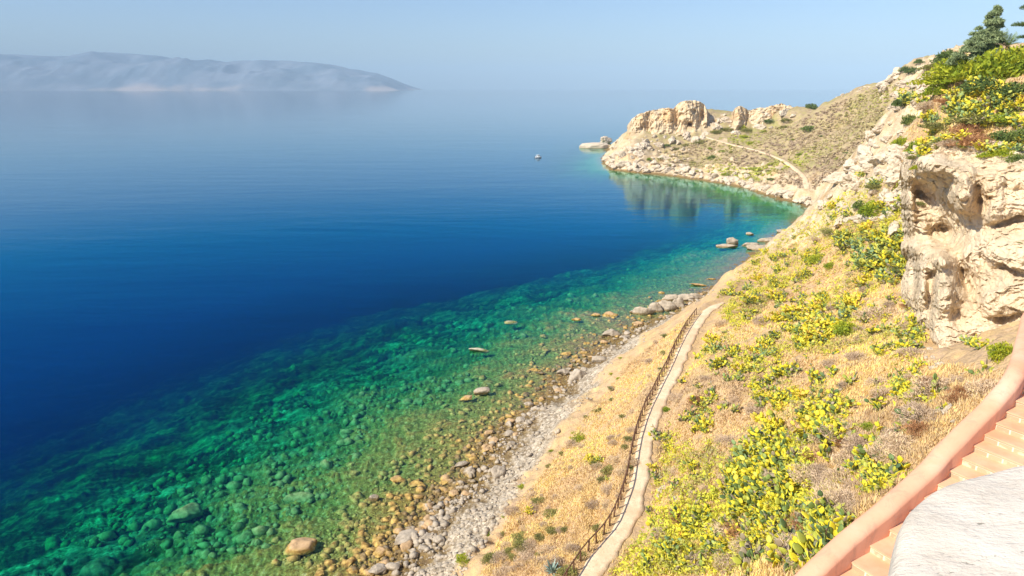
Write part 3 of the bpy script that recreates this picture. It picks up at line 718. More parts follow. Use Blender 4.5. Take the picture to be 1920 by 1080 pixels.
# boulders of their own: (kind, u, v, width, label, z or None, proportions, heading)
for k, u, v, wd, lb, z, asp, rz in [
    ('amber', 562, 1026, 62, 'large amber boulder just under the clear water nearest the bottom edge', -.25, (1, .8, .8), .3),
    ('sunk', 347, 968, 58, 'large olive green boulder sunk in the turquoise water, farthest left of the big ones', -1.7, (1, .7, 1), .3),
    ('sunk', 570, 935, 42, 'olive boulder sunk in green water between the two largest sunken boulders', -1.1, (1, .6, .7), .2),
    ('sunk', 898, 658, 34, 'pale flat rock breaking the teal water far from the beach', -.15, (1, .6, .6), .1),
    ('sunk', 955, 606, 26, 'small pale flat rock in teal water beyond the first pale flat rock', -.2, (1, .6, .6), .1),
    ('grey', 701, 936, 20, 'small white topped stone alone in shallow green water', -.1, (1, .9, 1.1), .3),
    ('amber', 746, 900, 26, 'amber stone lying flat in green shallows off the beach', -.1, (1, .7, .6), .1),
    ('amber', 779, 908, 24, 'brown stone beside the flat amber stone in green shallows', -.2, (1, .7, .6), .1),
    ('grey', 902, 737, 28, 'square topped grey brown rock standing out of the green shallows', -.1, (1, .8, .8), .2),
    ('amber', 875, 748, 26, 'brown half sunken rock to the left of the square topped rock', -.15, (1, .8, .6), .2),
    ('grey', 1085, 713, 46, 'big pale pointed boulder on the waterline where the shallows meet the pebble beach', .1, (.85, .8, 1.5), .7),
    ('grey', 1058, 700, 26, 'dark boulder leaning against the big pale pointed boulder', .0, (1, .9, 1.0), .5),
    ('grey', 1122, 678, 26, 'grey round boulder at the edge of the beach above the big pale pointed boulder', .3, (1, .8, .9), .1),
    ('grey', 1148, 629, 34, 'upright grey rock in the water near the end of the beach', -.1, (1, .8, 1.0), .4),
    ('grey', 1172, 634, 22, 'small grey rock to the right of the upright grey rock', -.1, (1, .8, .7), .1),
    ('amber', 1143, 592, 26, 'rounded brown rock in green water left of the long grey reef', -.15, (1, .8, .6), .1),
    ('amber', 1117, 592, 16, 'small pale brown stone left of the rounded brown rock', -.1, (1, .8, .8), .1),
    ('amber', 1082, 600, 18, 'small olive stone farthest out in the green water left of the long grey reef', -.1, (1, .8, .6), .1),
    ('amber', 1198, 609, 22, 'brown stone with dark shadow below the long grey reef', -.1, (1, .8, .8), .1),
    ('amber', 1060, 665, 24, 'flat tan rock lying in clear shallows left of the beach stones', -.15, (1, .7, .4), .1),
    ('amber', 1092, 663, 20, 'smaller tan rock beside the flat tan rock in clear shallows', -.15, (1, .7, .5), .1),
    ('amber', 1000, 694, 18, 'orange brown stone awash in the green shallows', -.15, (1, .8, .5), .1),
    ('grey', 1016, 701, 16, 'pale stone next to the orange brown stone in the green shallows', -.15, (1, .8, .7), .1),
    ('grey', 936, 893, 40, 'big cream boulder at the top of the waterline where the pebble beach narrows', .4, (1, .8, 1.5), 1.2),
    ('grey', 865, 873, 26, 'grey boulder half in the water among the wet brown stones', .0, (1, .8, .8), .2),
    ('grey', 800, 1012, 44, 'long grey slab among the wet stones near the bottom of the beach', .1, (1, .6, .7), .5),
    ('grey', 762, 1012, 50, 'large dark wet boulder among amber stones near the bottom of the beach', -.05, (1, .8, .7), .5),
    ('amber', 1240, 565, 26, 'orange brown stone awash beyond the long grey reef', -.1, (1, .7, .4), 0),
    ('amber', 1222, 577, 18, 'small orange stone between two reefs off the shore', -.1, (1, .7, .5), 0),
    ('amber', 1310, 535, 30, 'flat reddish rock awash close to the shore beyond the reefs', -.1, (1, .6, .3), 0),
    ('amber', 1334, 524, 18, 'small reddish rock awash nearest the slope edge', -.1, (1, .6, .3), 0),
    ('grey', 1406, 440, 14, 'small lone brown rock standing in the olive water of the cove', -.1, (1, .8, .8), 0),
    ('cream', 1136, 266, 24, 'humped white rock on the landward end of the white islet', 1.2, (1, .8, .9), .4),
    ('cream', 1154, 306, 34, 'white sloping block with a dark cleft at the tip of the headland waterline', .8, (1, .9, .9), .2),
    ('cream', 1181, 312, 30, 'second white block right of the dark cleft at the headland waterline', .5, (1, .9, .8), .3),
    ('cream', 1463, 319, 20, 'lone pale boulder on the grassy slope above the cove', None, (1, .8, 1.1), .3),
]:
    rock_at(k, u, v, wd, lb, 'boulder', None, z, asp, rz)
def slab_rock():
    x, y, _ = Pz(1114, 277, 0); s = px_size(1114, 277, 54, x, y, 0) / 2
    v, f = ICO5; p = np.sign(v) * np.abs(v) ** np.array([.75, .8, .6]) * np.array([s, s * .6, 3.6])
    p = p * (1 + .06 * fbm(v[:, 0] * 3, v[:, 1] * 3, v[:, 2] * 3, o=4))[:, None]; p[:, 2] += .5 * v[:, 0]
    o = link_mesh('boulder', p, f, BCREAM, smooth=True); o.location = (x, y, .4)
    tag(o, 'low flat white slab of rock in the sea off the tip of the headland', 'rock')
slab_rock()
# reefs: layered ledges of grey rock running out from the shore
def reef(parts, label):
    u0, v0 = parts[0][0], parts[0][1]; x0, y0, _ = Pz(u0, v0, 0)
    vs, fs, n = [], [], 0
    for i, (u, v, wd, h, sd) in enumerate(parts):
        x, y, z = Pz(u, v, 0); s = px_size(u, v, wd, x, y, 0) / 2
        p, f = rock_geo(sd, flat=1.0, base=ICO4, facets=16, rough=.12)
        p = p * np.array([s, s * .55, h]) + np.array([x - x0, y - y0, 0.05]); vs.append(p); fs.append(f + n); n += len(p)
    o = link_mesh('reef', np.vstack(vs), np.vstack(fs), BGREY); o.location = (x0, y0, 0)
    return tag(o, label, 'rock')
reef([(1205, 588, 36, 1.5, 51), (1228, 583, 30, 2.0, 52), (1250, 580, 36, 1.7, 53), (1268, 576, 34, 2.3, 54), (1190, 586, 14, .8, 59)], 'long grey toothed reef running out from the end of the pebble beach')
reef([(1262, 562, 34, 1.3, 55), (1285, 562, 36, 1.5, 56), (1306, 560, 30, 1.2, 57)], 'pale grey ledge just beyond the long toothed reef')
reef([(1362, 462, 40, .8, 61), (1374, 457, 24, 2.0, 62)], 'peaked grey rock on an amber ledge standing alone off the slope edge')
reef([(1405, 460, 34, 1.1, 63), (1425, 467, 46, 1.4, 64), (1447, 465, 40, 1.2, 65)], 'long flat grey ledge touching the slope edge in the cove')
reef([(1440, 452, 34, .9, 66), (1462, 450, 30, 1.0, 67)], 'low dark ledge behind the long flat grey ledge in the cove')
reef([(1470, 436, 26, 1.0, 68), (1484, 432, 24, 1.2, 69)], 'farthest low ledge of the cove close to the shore')

# many stones on the shore, drawn at random along the waterline
def along(pts, n):
    L = np.array(pts, float); seg = np.r_[0, np.cumsum(np.linalg.norm(np.diff(L, axis=0), axis=1))]
    t = RNG.random(n) * seg[-1]
    return np.interp(t, seg, L[:, 0]), np.interp(t, seg, L[:, 1]), t
near_shore = SHORE_PX[:14]
SHZ = [(1070, 'at the bottom edge'), (1020, 'near the long grey slab'), (970, 'between the slab and the cream boulder'), (920, 'just below the big cream boulder'), (880, 'just above the big cream boulder'), (830, 'in the middle of the beach'), (780, 'below the square topped rock'), (735, 'below the pointed boulder'), (700, 'around the pointed boulder'), (660, 'above the pointed boulder'), (630, 'near the upright grey rock'), (595, 'at the foot of the reef'), (555, 'beyond the reefs')]
u, v, t = along(near_shore, 280)
off = RNG.normal(-9, 13, 280) * np.interp(v, [550, 1080], [.35, 1.6])
for i in range(280):
    d = np.interp(v[i], [550, 1080], [.5, 1.5]); wd = (5 + 17 * RNG.random() ** 2.2) * d
    x, y, z, ok = hit(u[i] + off[i], v[i] + off[i] * .3)
    wet = z[0] < .35
    put_rock('amber' if (wet and RNG.random() < .6) else 'grey', 'shore_stone', float(x[0]), float(y[0]), float(z[0]), px_size(u[i], v[i], wd, x[0], y[0], z[0]) / 2,
             (('wet stone in the dark waterline band, ' if wet else 'dry grey stone on the pebbles above the waterline, ') + min(SHZ, key=lambda q: abs(q[0] - v[i]))[1]),
             'wet stones along the waterline' if wet else 'dry stones at the foot of the pebble beach', 'stone')
SLOPE = [(1130, 1080), (1215, 1000), (1230, 860), (1255, 760), (1330, 620), (1420, 500), (1520, 420), (1690, 380), (1700, 520), (1735, 680), (1860, 700), (1780, 800), (1660, 900), (1520, 1080)]
def inside(poly, u, v):
    c = False; n = len(poly)
    for i in range(n):
        (a, b), (d, e) = poly[i], poly[(i + 1) % n]
        if (b > v) != (e > v) and u < (d - a) * (v - b) / (e - b) + a: c = not c
    return c
def sample(poly, n):
    us = [p[0] for p in poly]; vs = [p[1] for p in poly]; out = []
    while len(out) < n:
        u_, v_ = RNG.uniform(min(us), max(us)), RNG.uniform(min(vs), max(vs))
        if inside(poly, u_, v_): out.append((u_, v_))
    return out

# loose rubble nobody could count: on the beach, in the wet band and on the bed of the shallows
def rubble(name, n, poly, s0, s1, mat, lb, zlo, zhi):
    base = ico(1); V, F_, c = [], [], 0; shapes = [rock_geo(200 + q, flat=.6, base=base, facets=9, rough=.15)[0] for q in range(12)]
    pts = np.array(sample(poly, n)); x, y, z, ok = hit(pts[:, 0], pts[:, 1]); ok &= (z > zlo) & (z < zhi)
    for i in np.where(ok)[0]:
        a = RNG.random() * 6.28; s_ = (s0 + (s1 - s0) * RNG.random() ** 4); R_ = np.array([[math.cos(a), -math.sin(a), 0], [math.sin(a), math.cos(a), 0], [0, 0, 1]])
        V.append((shapes[i % 12] @ R_.T) * s_ + np.array([x[i], y[i], z[i] + .1 * s_])); F_.append(base[1] + c); c += len(base[0])
    tag(link_mesh(name, np.vstack(V), np.vstack(F_), mat), lb, 'stones', kind='stuff')
BAND = [(q[0], q[1]) for q in SHORE_PX[:14]]
rubble('rubble', 2200, [(a - 8, b - 6) for a, b in BAND] + [(a + 130 * np.interp(b, [540, 1080], [.25, 1]), b + 14) for a, b in BAND[::-1]], .08, .42, BGREY, 'loose pale rubble covering the dry part of the beach', .15, 4)
rubble('wet_rubble', 1700, [(a - 75 * np.interp(b, [540, 1080], [.35, 1]), b - 10) for a, b in BAND] + [(a + 12, b + 8) for a, b in BAND[::-1]], .12, .60, BGREY, 'wet brown rubble along the waterline', -.8, .9)
rubble('amber_rubble', 1900, [(a - 170 * np.interp(b, [540, 1080], [.4, 1.25]), b - 20) for a, b in BAND] + [(a - 6, b) for a, b in BAND[::-1]], .10, .70, BAMBER, 'amber stones crowding the bed of the shallowest water', -1.3, -.1)
rubble('bed_rubble', 2600, [(a - 520 * np.interp(b, [540, 1080], [.4, 1.25]), b - 60) for a, b in BAND] + [(a - 30, b) for a, b in BAND[::-1]], .12, .95, BGREEN, 'small stones scattered over the bed of the clear shallows', -5.5, -1.0)
# stones on the sea bed in the shallows
k = 0
while k < 170:
    t = RNG.random(); q = RNG.random()
    u0 = np.interp(t, [0, 1], [700, 1180]); v0 = np.interp(u0, [q_[0] for q_ in near_shore], [q_[1] for q_ in near_shore]) if u0 > 725 else 1080
    o_ = 12 + 330 * q ** 1.7 * np.interp(v0, [600, 1080], [.35, 1.2])
    uu_, vv_ = u0 - o_ * .93, v0 - o_ * .12 + RNG.uniform(-25, 25)
    if vv_ > 1085 or uu_ < 0: continue
    x, y, z, ok = hit(uu_, vv_)
    if z[0] > -.1 or z[0] < -4: continue
    near = z[0] > -1.1
    wd = (7 + 20 * RNG.random() ** 2.2) * np.interp(vv_, [600, 1080], [.5, 1.1])
    put_rock('amber' if near else 'sunk', 'sunken_stone', float(x[0]), float(y[0]), float(z[0]), px_size(uu_, vv_, wd, x[0], y[0], z[0]) / 2,
             'amber stone under clear green shallows near the beach' if near else 'pale green stone on the bed under deeper turquoise water',
             'amber stones under the shallows' if near else 'pale stones under the deeper water', 'stone', sink=.5)
    k += 1
# pale blocks round the headland's waterline and below the crag
head_shore = [(1136, 300), (1142, 312), (1190, 321), (1250, 327), (1330, 338), (1380, 347), (1430, 362), (1480, 375), (1518, 388)]
HB = [(1145, 'at the very tip'), (1190, 'just right of the tip'), (1240, 'below the crag'), (1290, 'below the upper end of the hill path'), (1340, 'below the grassy hollow'), (1390, 'in the middle of the cove'), (1440, 'towards the inner cove'), (1500, 'at the innermost end of the cove')]
u, v, t = along(head_shore, 150)
for i in range(150):
    up = abs(RNG.normal(0, 1)) * np.interp(u[i], [1136, 1200, 1300, 1500], [12, 10, 7, 5])
    x, y, z, ok = hit(u[i] + RNG.uniform(-3, 3), v[i] - up - 1)
    if not ok[0]: continue
    wd = 6 + 16 * RNG.random() ** 2
    put_rock('cream', 'headland_block', float(x[0]), float(y[0]), float(max(z[0], 0)), px_size(u[i], v[i], wd, x[0], y[0], z[0]) / 2,
             'pale limestone block on the headland shore, ' + min(HB, key=lambda q: abs(q[0] - u[i]))[1], 'limestone blocks along the headland shore', 'rock', asp=(1, .8, .8))
for i in range(46):
    uu_, vv_ = RNG.uniform(1140, 1300), 0
    vv_ = RNG.uniform(262, 318) if uu_ < 1200 else RNG.uniform(270, 322)
    x, y, z, ok = hit(uu_, vv_)
    if not ok[0]: continue
    put_rock('cream', 'slope_block', float(x[0]), float(y[0]), float(z[0]), px_size(uu_, vv_, 4 + 12 * RNG.random() ** 2, x[0], y[0], z[0]) / 2,
             'pale fallen block on the slope below the crag', 'fallen blocks below the crag', 'rock', asp=(1, .8, .8))

def outcrop(poly, n, w0, w1, lb, group, kind='cream', name='outcrop_rock', asp=(1, .75, .8)):
    for u_, v_ in sample(poly, n):
        x, y, z, ok = hit(u_, v_)
        if not ok[0]: continue
        dy = 'left' if u_ < np.mean([p[0] for p in poly]) else 'right'; dv = 'upper' if v_ < np.mean([p[1] for p in poly]) else 'lower'
        wd = w0 + (w1 - w0) * RNG.random() ** 2
        put_rock(kind, name, float(x[0]), float(y[0]), float(z[0]), px_size(u_, v_, wd, x[0], y[0], z[0]) / 2, lb + ', %s %s part' % (dv, dy), group, 'rock', asp=asp, sink=.75)
outcrop([(1600, 300), (1640, 245), (1690, 215), (1705, 290), (1700, 340), (1620, 345), (1570, 365), (1530, 400), (1560, 350)], 54, 10, 44, 'weathered pale rock in the outcrop left of the cliff', 'rocks left of the cliff')
outcrop([(1560, 380), (1640, 350), (1700, 350), (1705, 420), (1640, 410), (1560, 425)], 30, 8, 34, 'grey pink rock among creepers left of the cliff', 'rocks among the creepers')
outcrop([(1655, 350), (1690, 260), (1722, 240), (1728, 290), (1706, 420), (1670, 440)], 46, 14, 46, 'pale rock against the left edge of the cliff', 'rocks against the cliff edge')
outcrop([(1660, 130), (1700, 122), (1745, 140), (1720, 200), (1680, 215), (1655, 190)], 26, 10, 34, 'pale rock on the knoll below the hilltop', 'rocks of the knoll')
outcrop([(1372, 206), (1470, 202), (1500, 214), (1450, 238), (1380, 250), (1330, 244), (1340, 226)], 44, 8, 26, 'rock of the right hand crag on the headland', 'rocks of the right hand crag')
outcrop([(1178, 262), (1330, 240), (1320, 262), (1240, 272), (1180, 300), (1145, 300), (1140, 278)], 50, 6, 24, 'fallen rock at the foot of the headland crag', 'rocks at the foot of the crag')
outcrop([(1540, 192), (1600, 168), (1650, 158), (1600, 180)], 12, 4, 12, 'small pale rock on the headland ridge', 'rocks on the ridge')
outcrop([(1720, 650), (1760, 640), (1780, 690), (1740, 700)], 8, 6, 16, 'small rock at the foot of the cliff', 'rocks at the cliff foot')
outcrop([(1720, 770), (1800, 760), (1790, 800), (1680, 800)], 9, 10, 30, 'pale rock between dry bushes under the pink wall', 'rocks under the pink wall')
outcrop([(1240, 880), (1275, 900), (1270, 960), (1225, 950)], 6, 12, 34, 'low pale rock right of the path', 'rocks right of the path', asp=(1, .8, .4))

# ------------------------------------------------------------------ plant shapes
def pad_geo(n=10):
    a = np.linspace(0, 2 * math.pi, n, endpoint=False)
    rim = np.stack([np.sin(a) * .5 * (1 + .12 * np.cos(a)), np.zeros(n), .5 - np.cos(a) * .5 * 1.0], 1)
    f1 = rim * np.array([.72, 1, .72]) + np.array([0, -.055, .14]); f2 = rim * np.array([.72, 1, .72]) + np.array([0, .055, .14])
    v = np.vstack([rim, f1, f2]); F_ = []
    for i in range(n):
        j = (i + 1) % n
        F_ += [(i, j, n + j), (i, n + j, n + i), (j, i, 2 * n + i), (j, 2 * n + i, 2 * n + j)]
    for i in range(1, n - 1):
        F_ += [(n, n + i, n + i + 1), (2 * n, 2 * n + i + 1, 2 * n + i)]
    return v, np.array(F_)
PAD = pad_geo()
def rot_to(zdir, spin):
    z = zdir / np.linalg.norm(zdir); a = np.array([0, 0, 1.0]) if abs(z[2]) < .95 else np.array([1.0, 0, 0])
    x = np.cross(a, z); x /= np.linalg.norm(x); y = np.cross(z, x); c, s = math.cos(spin), math.sin(spin)
    return np.stack([x * c + y * s, -x * s + y * c, z], 1)
def pear_geo(seed, npad=70, R=1.2, H=1.3):
    g = np.random.default_rng(seed); vs, fs, tn, n = [], [], [], 0
    tips = [(np.array([g.normal(0, R * .2), g.normal(0, R * .2), -.15]), np.array([g.normal(0, .4), g.normal(0, .4), 1.0]), 0) for _ in range(max(4, npad // 8))]
    cnt = 0
    while cnt < npad and tips:
        i = g.integers(len(tips)); p, d, lv = tips[i]
        d = d + g.normal(0, .42, 3); d[2] = abs(d[2]) * .5 + .18; d /= np.linalg.norm(d)
        L = g.uniform(.25, .40) * (1.0 if lv else 1.25); M = rot_to(d, g.uniform(0, 3.14))
        pv = PAD[0] * np.array([L * .72, L * .75, L]); pv = pv @ M.T + p
        vs.append(pv); fs.append(PAD[1] + n); n += len(pv)
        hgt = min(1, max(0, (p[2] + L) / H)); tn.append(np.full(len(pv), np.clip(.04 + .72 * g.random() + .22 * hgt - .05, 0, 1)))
        e = p + d * L * .93; cnt += 1
        if e[2] < H and np.hypot(e[0], e[1]) < R * 1.15 and lv < 5:
            tips.append((e, d, lv + 1)); 
            if g.random() < .6: tips.append((e - d * L * .15 + M[:, 0] * L * .28, d + M[:, 0] * .8, lv + 1))
        if lv > 0 and g.random() < .45 or len(tips) > 60: tips.pop(i)
    return np.vstack(vs), np.vstack(fs), np.concatenate(tn)
def sliver_geo(seed, n, R, H, ln, wdt, up=.6, droop=0.0, fill=.5, base=0.0, tone=(.0, 1.0), lump=.3):
    """n thin leaf or twig shapes filling a lumpy dome"""
    g = np.random.default_rng(seed)
    d = g.normal(size=(n, 3)); d[:, 2] = np.abs(d[:, 2]); d /= np.linalg.norm(d, axis=1)[:, None]
    s = seed * 1.7
    rad = (fill + (1 - fill) * g.random(n) ** .6) * (1 + lump * fbm(d[:, 0] * 1.6 + s, d[:, 1] * 1.6, d[:, 2] * 1.6, o=3))
    c = d * rad[:, None] * np.array([R, R, H]); c[:, 2] += base
    ax = d * .7 + g.normal(0, .55, (n, 3)); ax[:, 2] += up - droop; ax /= np.linalg.norm(ax, axis=1)[:, None]
    sd = np.cross(ax, g.normal(size=(n, 3))); sd /= np.linalg.norm(sd, axis=1)[:, None]
    L = ln * g.uniform(.6, 1.4, n)[:, None]; W = wdt * g.uniform(.6, 1.4, n)[:, None]
    a, b, e, f = c - ax * L * .5, c + sd * W * .5, c + ax * L * .5, c - sd * W * .5
    v = np.stack([a, b, e, f], 1).reshape(-1, 3); q = np.arange(n * 4).reshape(n, 4)
    lumpn = .5 + .5 * fbm(c[:, 0] / R * 2.2 + s, c[:, 1] / R * 2.2, c[:, 2] / H * 2.2, o=2)
    t = np.clip(tone[0] + (tone[1] - tone[0]) * (.55 * lumpn + .45 * g.random(n)), 0, 1)
    return v, q, np.repeat(t, 4)
PROTO = {}
def proto(key, mat, geos, smooth=False):
    lst = []
    for v, f, t in geos:
        o = link_mesh('x', v, f, mat, smooth=smooth, attrs={'tone': t}); lst.append(o.data); bpy.data.objects.remove(o)
    PROTO[key] = lst
proto('pear', PEAR, [pear_geo(s, 150, 1.15, 1.15) for s in range(7)])
proto('pearg', PEARG, [pear_geo(20 + s, 150, 1.15, 1.15) for s in range(4)])
proto('dry', DRYM, [sliver_geo(60 + s, 1500, 1.0, .75, .26, .028, .4, fill=.35) for s in range(5)])
proto('rust', RUSTM, [sliver_geo(70 + s, 1300, 1.0, .7, .24, .035, .4, fill=.35) for s in range(2)])
proto('green', GREENM, [sliver_geo(80 + s, 1600, 1.0, .8, .17, .07, .4, fill=.35) for s in range(4)])
proto('dark', DARKM, [sliver_geo(90 + s, 1500, 1.0, .8, .17, .08, .3, fill=.35) for s in range(3)])
proto('olive', OLIVEM, [sliver_geo(100 + s, 1200, 1.0, .7, .2, .06, .3, fill=.35) for s in range(3)])
def put(key, name, x, y, z, size, label, cat, group=None, zs=1.0, asp=1.0, sink=.08):
    o = bpy.data.objects.new(name, random.choice(PROTO[key])); COL.objects.link(o)
    o.location = (float(x), float(y), float(z) - sink * size); o.scale = (size * asp, size, size * zs)
    o.rotation_euler = (random.uniform(-.15, .15), random.uniform(-.15, .15), random.uniform(0, 6.28))
    return tag(o, label, cat, group)
def put_px(key, name, u, v, wpx, label, cat, group=None, zs=1.0, asp=1.0):
    x, y, z, ok = hit(u, v)
    if not ok[0]: return None
    return put(key, name, x[0], y[0], z[0], px_size(u, v, wpx, x[0], y[0], z[0]) / 2, label, cat, group, zs, asp)

# prickly pears: (u, v, ru, rv, how many, size m, kind, zone)
PZ = [(1440, 905, 62, 95, 56, 1.0, 'pear', 'in the densest lower thicket'),
      (1395, 1000, 60, 50, 18, .8, 'pear', 'in the densest lower thicket'),
      (1530, 1000, 60, 60, 30, .62, 'pearg', 'against the pink stair wall'),
      (1545, 790, 52, 42, 18, 1.0, 'pear', 'in the patch above the thicket'),
      (1640, 890, 40, 30, 9, .5, 'pearg', 'below the pink wall'),
      (1325, 775, 26, 28, 5, .95, 'pearg', 'beside the path'),
      (1290, 1020, 60, 50, 12, .8, 'pear', 'low down beside the path'),
      (1250, 860, 36, 50, 5, .6, 'pear', 'low down beside the path'),
      (1420, 690, 46, 46, 12, 1.1, 'pear', 'in the mid slope patch'),
      (1480, 735, 60, 40, 12, .9, 'pear', 'in the mid slope patch'),
      (1350, 665, 40, 30, 8, .9, 'pear', 'in the mid slope patch'),
      (1500, 620, 62, 34, 24, 1.15, 'pear', 'in the yellow mid slope belt'),
      (1560, 580, 50, 26, 12, 1.1, 'pear', 'in the yellow mid slope belt'),
      (1440, 560, 66, 46, 18, .95, 'pear', 'near the slope skyline'),
      (1500, 480, 36, 50, 10, 1.0, 'pear', 'near the slope skyline'),
      (1625, 470, 62, 44, 26, 1.35, 'pearg', 'in the green thicket by the cliff'),
      (1655, 515, 56, 26, 16, 1.25, 'pear', 'in the fringe beside the cliff'),
      (1680, 640, 42, 34, 9, .8, 'pear', 'near the pale cliff foot'),
      (1700, 735, 40, 30, 4, .6, 'pear', 'near the pale cliff foot'), (1706, 470, 18, 60, 9, .9, 'pearg', 'against the cliff edge'), (1715, 590, 16, 50, 7, .8, 'pear', 'against the cliff edge'), (1440, 505, 40, 34, 9, 1.0, 'pear', 'on the skyline edge'), (1385, 560, 36, 24, 6, .9, 'pear', 'on the skyline edge'), (1650, 330, 36, 20, 7, 1.3, 'pearg', 'in the upper rocks'), (1580, 400, 30, 18, 6, 1.2, 'pear', 'in the upper rocks'),
      (1840, 640, 36, 22, 7, .7, 'pearg', 'between cliff and pink wall'),
      (1690, 395, 26, 30, 5, 1.2, 'pearg', 'in the rocks beside the cliff'),
      (1850, 195, 75, 34, 34, 1.3, 'pear', 'on the bank above the cliff'),
      (1790, 215, 50, 26, 10, 1.2, 'pearg', 'on the bank above the cliff'),
      (1715, 185, 24, 36, 8, 1.5, 'pearg', 'at the hilltop bank left end'),
      (1900, 235, 30, 22, 7, 1.2, 'pearg', 'on the bank above the cliff'),
      (1010, 950, 22, 14, 2, .8, 'pear', 'seaward of the fence'), (1130, 880, 24, 40, 5, .6, 'pear', 'seaward of the fence'),
      (1880, 272, 50, 12, 8, .9, 'pear', 'on the cliff edge'), (1770, 262, 40, 10, 5, .8, 'pearg', 'on the cliff edge'), (2010, 560, 60, 200, 6, 1.2, 'pear', 'beyond')]
def where(dx, dy):
    """which side of its patch a plant stands on"""
    if math.hypot(dx, dy) < .38: return 'at the heart of it'
    return ('at its right edge', 'at its lower right edge', 'at its lower edge', 'at its lower left edge', 'at its left edge', 'at its upper left edge',
            'at its upper edge', 'at its upper right edge')[int((math.degrees(math.atan2(dy, dx)) % 360 + 22.5) // 45) % 8]
SEEN = {}
def one_label(lb, group):
    SEEN[lb] = SEEN.get(lb, 0) + 1
    return lb
for (cu_, cv_, ru, rv, n, sz, kd, zone) in PZ:
    if cu_ > 1960: continue
    for i in range(int(n * .8)):
        r_ = math.sqrt(RNG.random()); a_ = RNG.random() * 6.283
        uu_, vv_ = cu_ + ru * r_ * math.cos(a_), cv_ + rv * r_ * math.sin(a_)
        x, y, z, ok = hit(uu_, vv_)
        if not ok[0]: continue
        s = sz * RNG.uniform(.65, 1.3) * min(1.0, max(.5, float(np.hypot(x[0], y[0])) / 30)); green = RNG.random() < (.7 if kd == 'pearg' else .15)
        o = bpy.data.objects.new('prickly_pear', random.choice(PROTO['pearg' if green else 'pear'])); COL.objects.link(o)
        o.location = (x[0], y[0], z[0] - .1); o.scale = (s, s, s * .9); o.rotation_euler = (0, 0, random.uniform(0, 6.28))
        tag(o, '%s %s prickly pear %s, %s' % ('large' if s > sz * .95 else 'small', 'green' if green else 'yellow', zone, where(r_ * math.cos(a_), r_ * math.sin(a_))), 'cactus', 'prickly pears ' + zone)
# small ones scattered over the open slope
pts = sample(SLOPE, 260)
for q_ in PZ[:21]:
    for k in range(int(q_[4] * 1.1)):
        r_ = 1.1 * math.sqrt(RNG.random()); a_ = RNG.random() * 6.283; pts.append((q_[0] + q_[2] * r_ * math.cos(a_), q_[1] + q_[3] * r_ * math.sin(a_)))
U, V = np.array(pts).T; X, Y, Z, OK = hit(U, V)
vs_, fs_, ts_, n_ = [], [], [], 0
SMALL = [pear_geo(40 + q, 34, .5, .8) for q in range(4)]
for i in range(len(pts)):
    if OK[i] and (i >= 260 or vnoise(X[i:i + 1] * .15, Y[i:i + 1] * .15)[0] > -.35):
        gv, gf, gt = SMALL[i % 4]; a_ = RNG.random() * 6.28; s_ = RNG.uniform(.5, 1.25)
        R_ = np.array([[math.cos(a_), -math.sin(a_), 0], [math.sin(a_), math.cos(a_), 0], [0, 0, 1]])
        vs_.append(gv @ R_.T * s_ + np.array([X[i], Y[i], Z[i]])); fs_.append(gf + n_); n_ += len(gv); ts_.append(np.clip(gt + RNG.uniform(-.2, .2), 0, 1))
tag(link_mesh('young_prickly_pears', np.vstack(vs_), np.vstack(fs_), PEAR, attrs={'tone': np.concatenate(ts_)}), 'small young prickly pears scattered all over the dry open slope', 'cactus', kind='stuff')
LAND = [(1440, 905, 'beside the densest cactus thicket'), (1250, 771, 'near the small green bush by the path'), (1592, 622, 'near the round bright green bush'), (1640, 480, 'near the green thicket left of the cliff'),
        (1740, 660, 'near the pale foot of the cliff'), (1540, 490, 'near the oval green bush by the skyline'), (1340, 600, 'near the far end of the path'), (1430, 690, 'in the middle of the lower slope'),
        (1200, 980, 'close to the near end of the path'), (1300, 1050, 'at the bottom edge right of the path'), (1660, 900, 'along the pink stair wall'), (1830, 740, 'beside the bend of the pink wall'),
        (1560, 800, 'near the cactus patch above the densest thicket'), (1640, 760, 'between the cliff foot and the stair wall'), (1310, 850, 'between the path and the densest thicket'), (1430, 530, 'on the skyline edge above the water'),
        (1520, 1050, 'at the foot of the stair wall'), (1590, 700, 'below the round bright green bush')]
def spot(u, v):
    q = min(LAND, key=lambda q: (q[0] - u) ** 2 + (q[1] - v) ** 2); a = math.degrees(math.atan2(v - q[1], u - q[0])) % 360
    return q[2] + ', ' + ('right', 'lower right', 'below', 'lower left', 'left', 'upper left', 'above', 'upper right')[int((a + 22.5) // 45) % 8]
pts = sample(SLOPE, 115); U, V = np.array(pts).T; X, Y, Z, OK = hit(U, V)
for i in range(115):
    rust = RNG.random() < .14
    if OK[i]: put('rust' if rust else 'dry', 'dry_bush', X[i], Y[i], Z[i], RNG.uniform(.5, 1.25), ('rust brown' if rust else 'grey mauve') + ' dry bush %s' % spot(U[i], V[i]), 'bush', 'dry bushes on the slope right of the path', .75)
SEA_SIDE = [(900, 1080), (960, 960), (1040, 860), (1110, 770), (1170, 690), (1240, 630), (1300, 590), (1270, 650), (1210, 770), (1180, 900), (1110, 1040), (1060, 1080)]
BANK = [(620, 'far end'), (700, 'beyond the bend'), (780, 'at the bend'), (860, 'middle'), (940, 'nearer third'), (1040, 'at the bottom edge')]
pts = sample(SEA_SIDE, 90); U, V = np.array(pts).T; X, Y, Z, OK = hit(U, V)
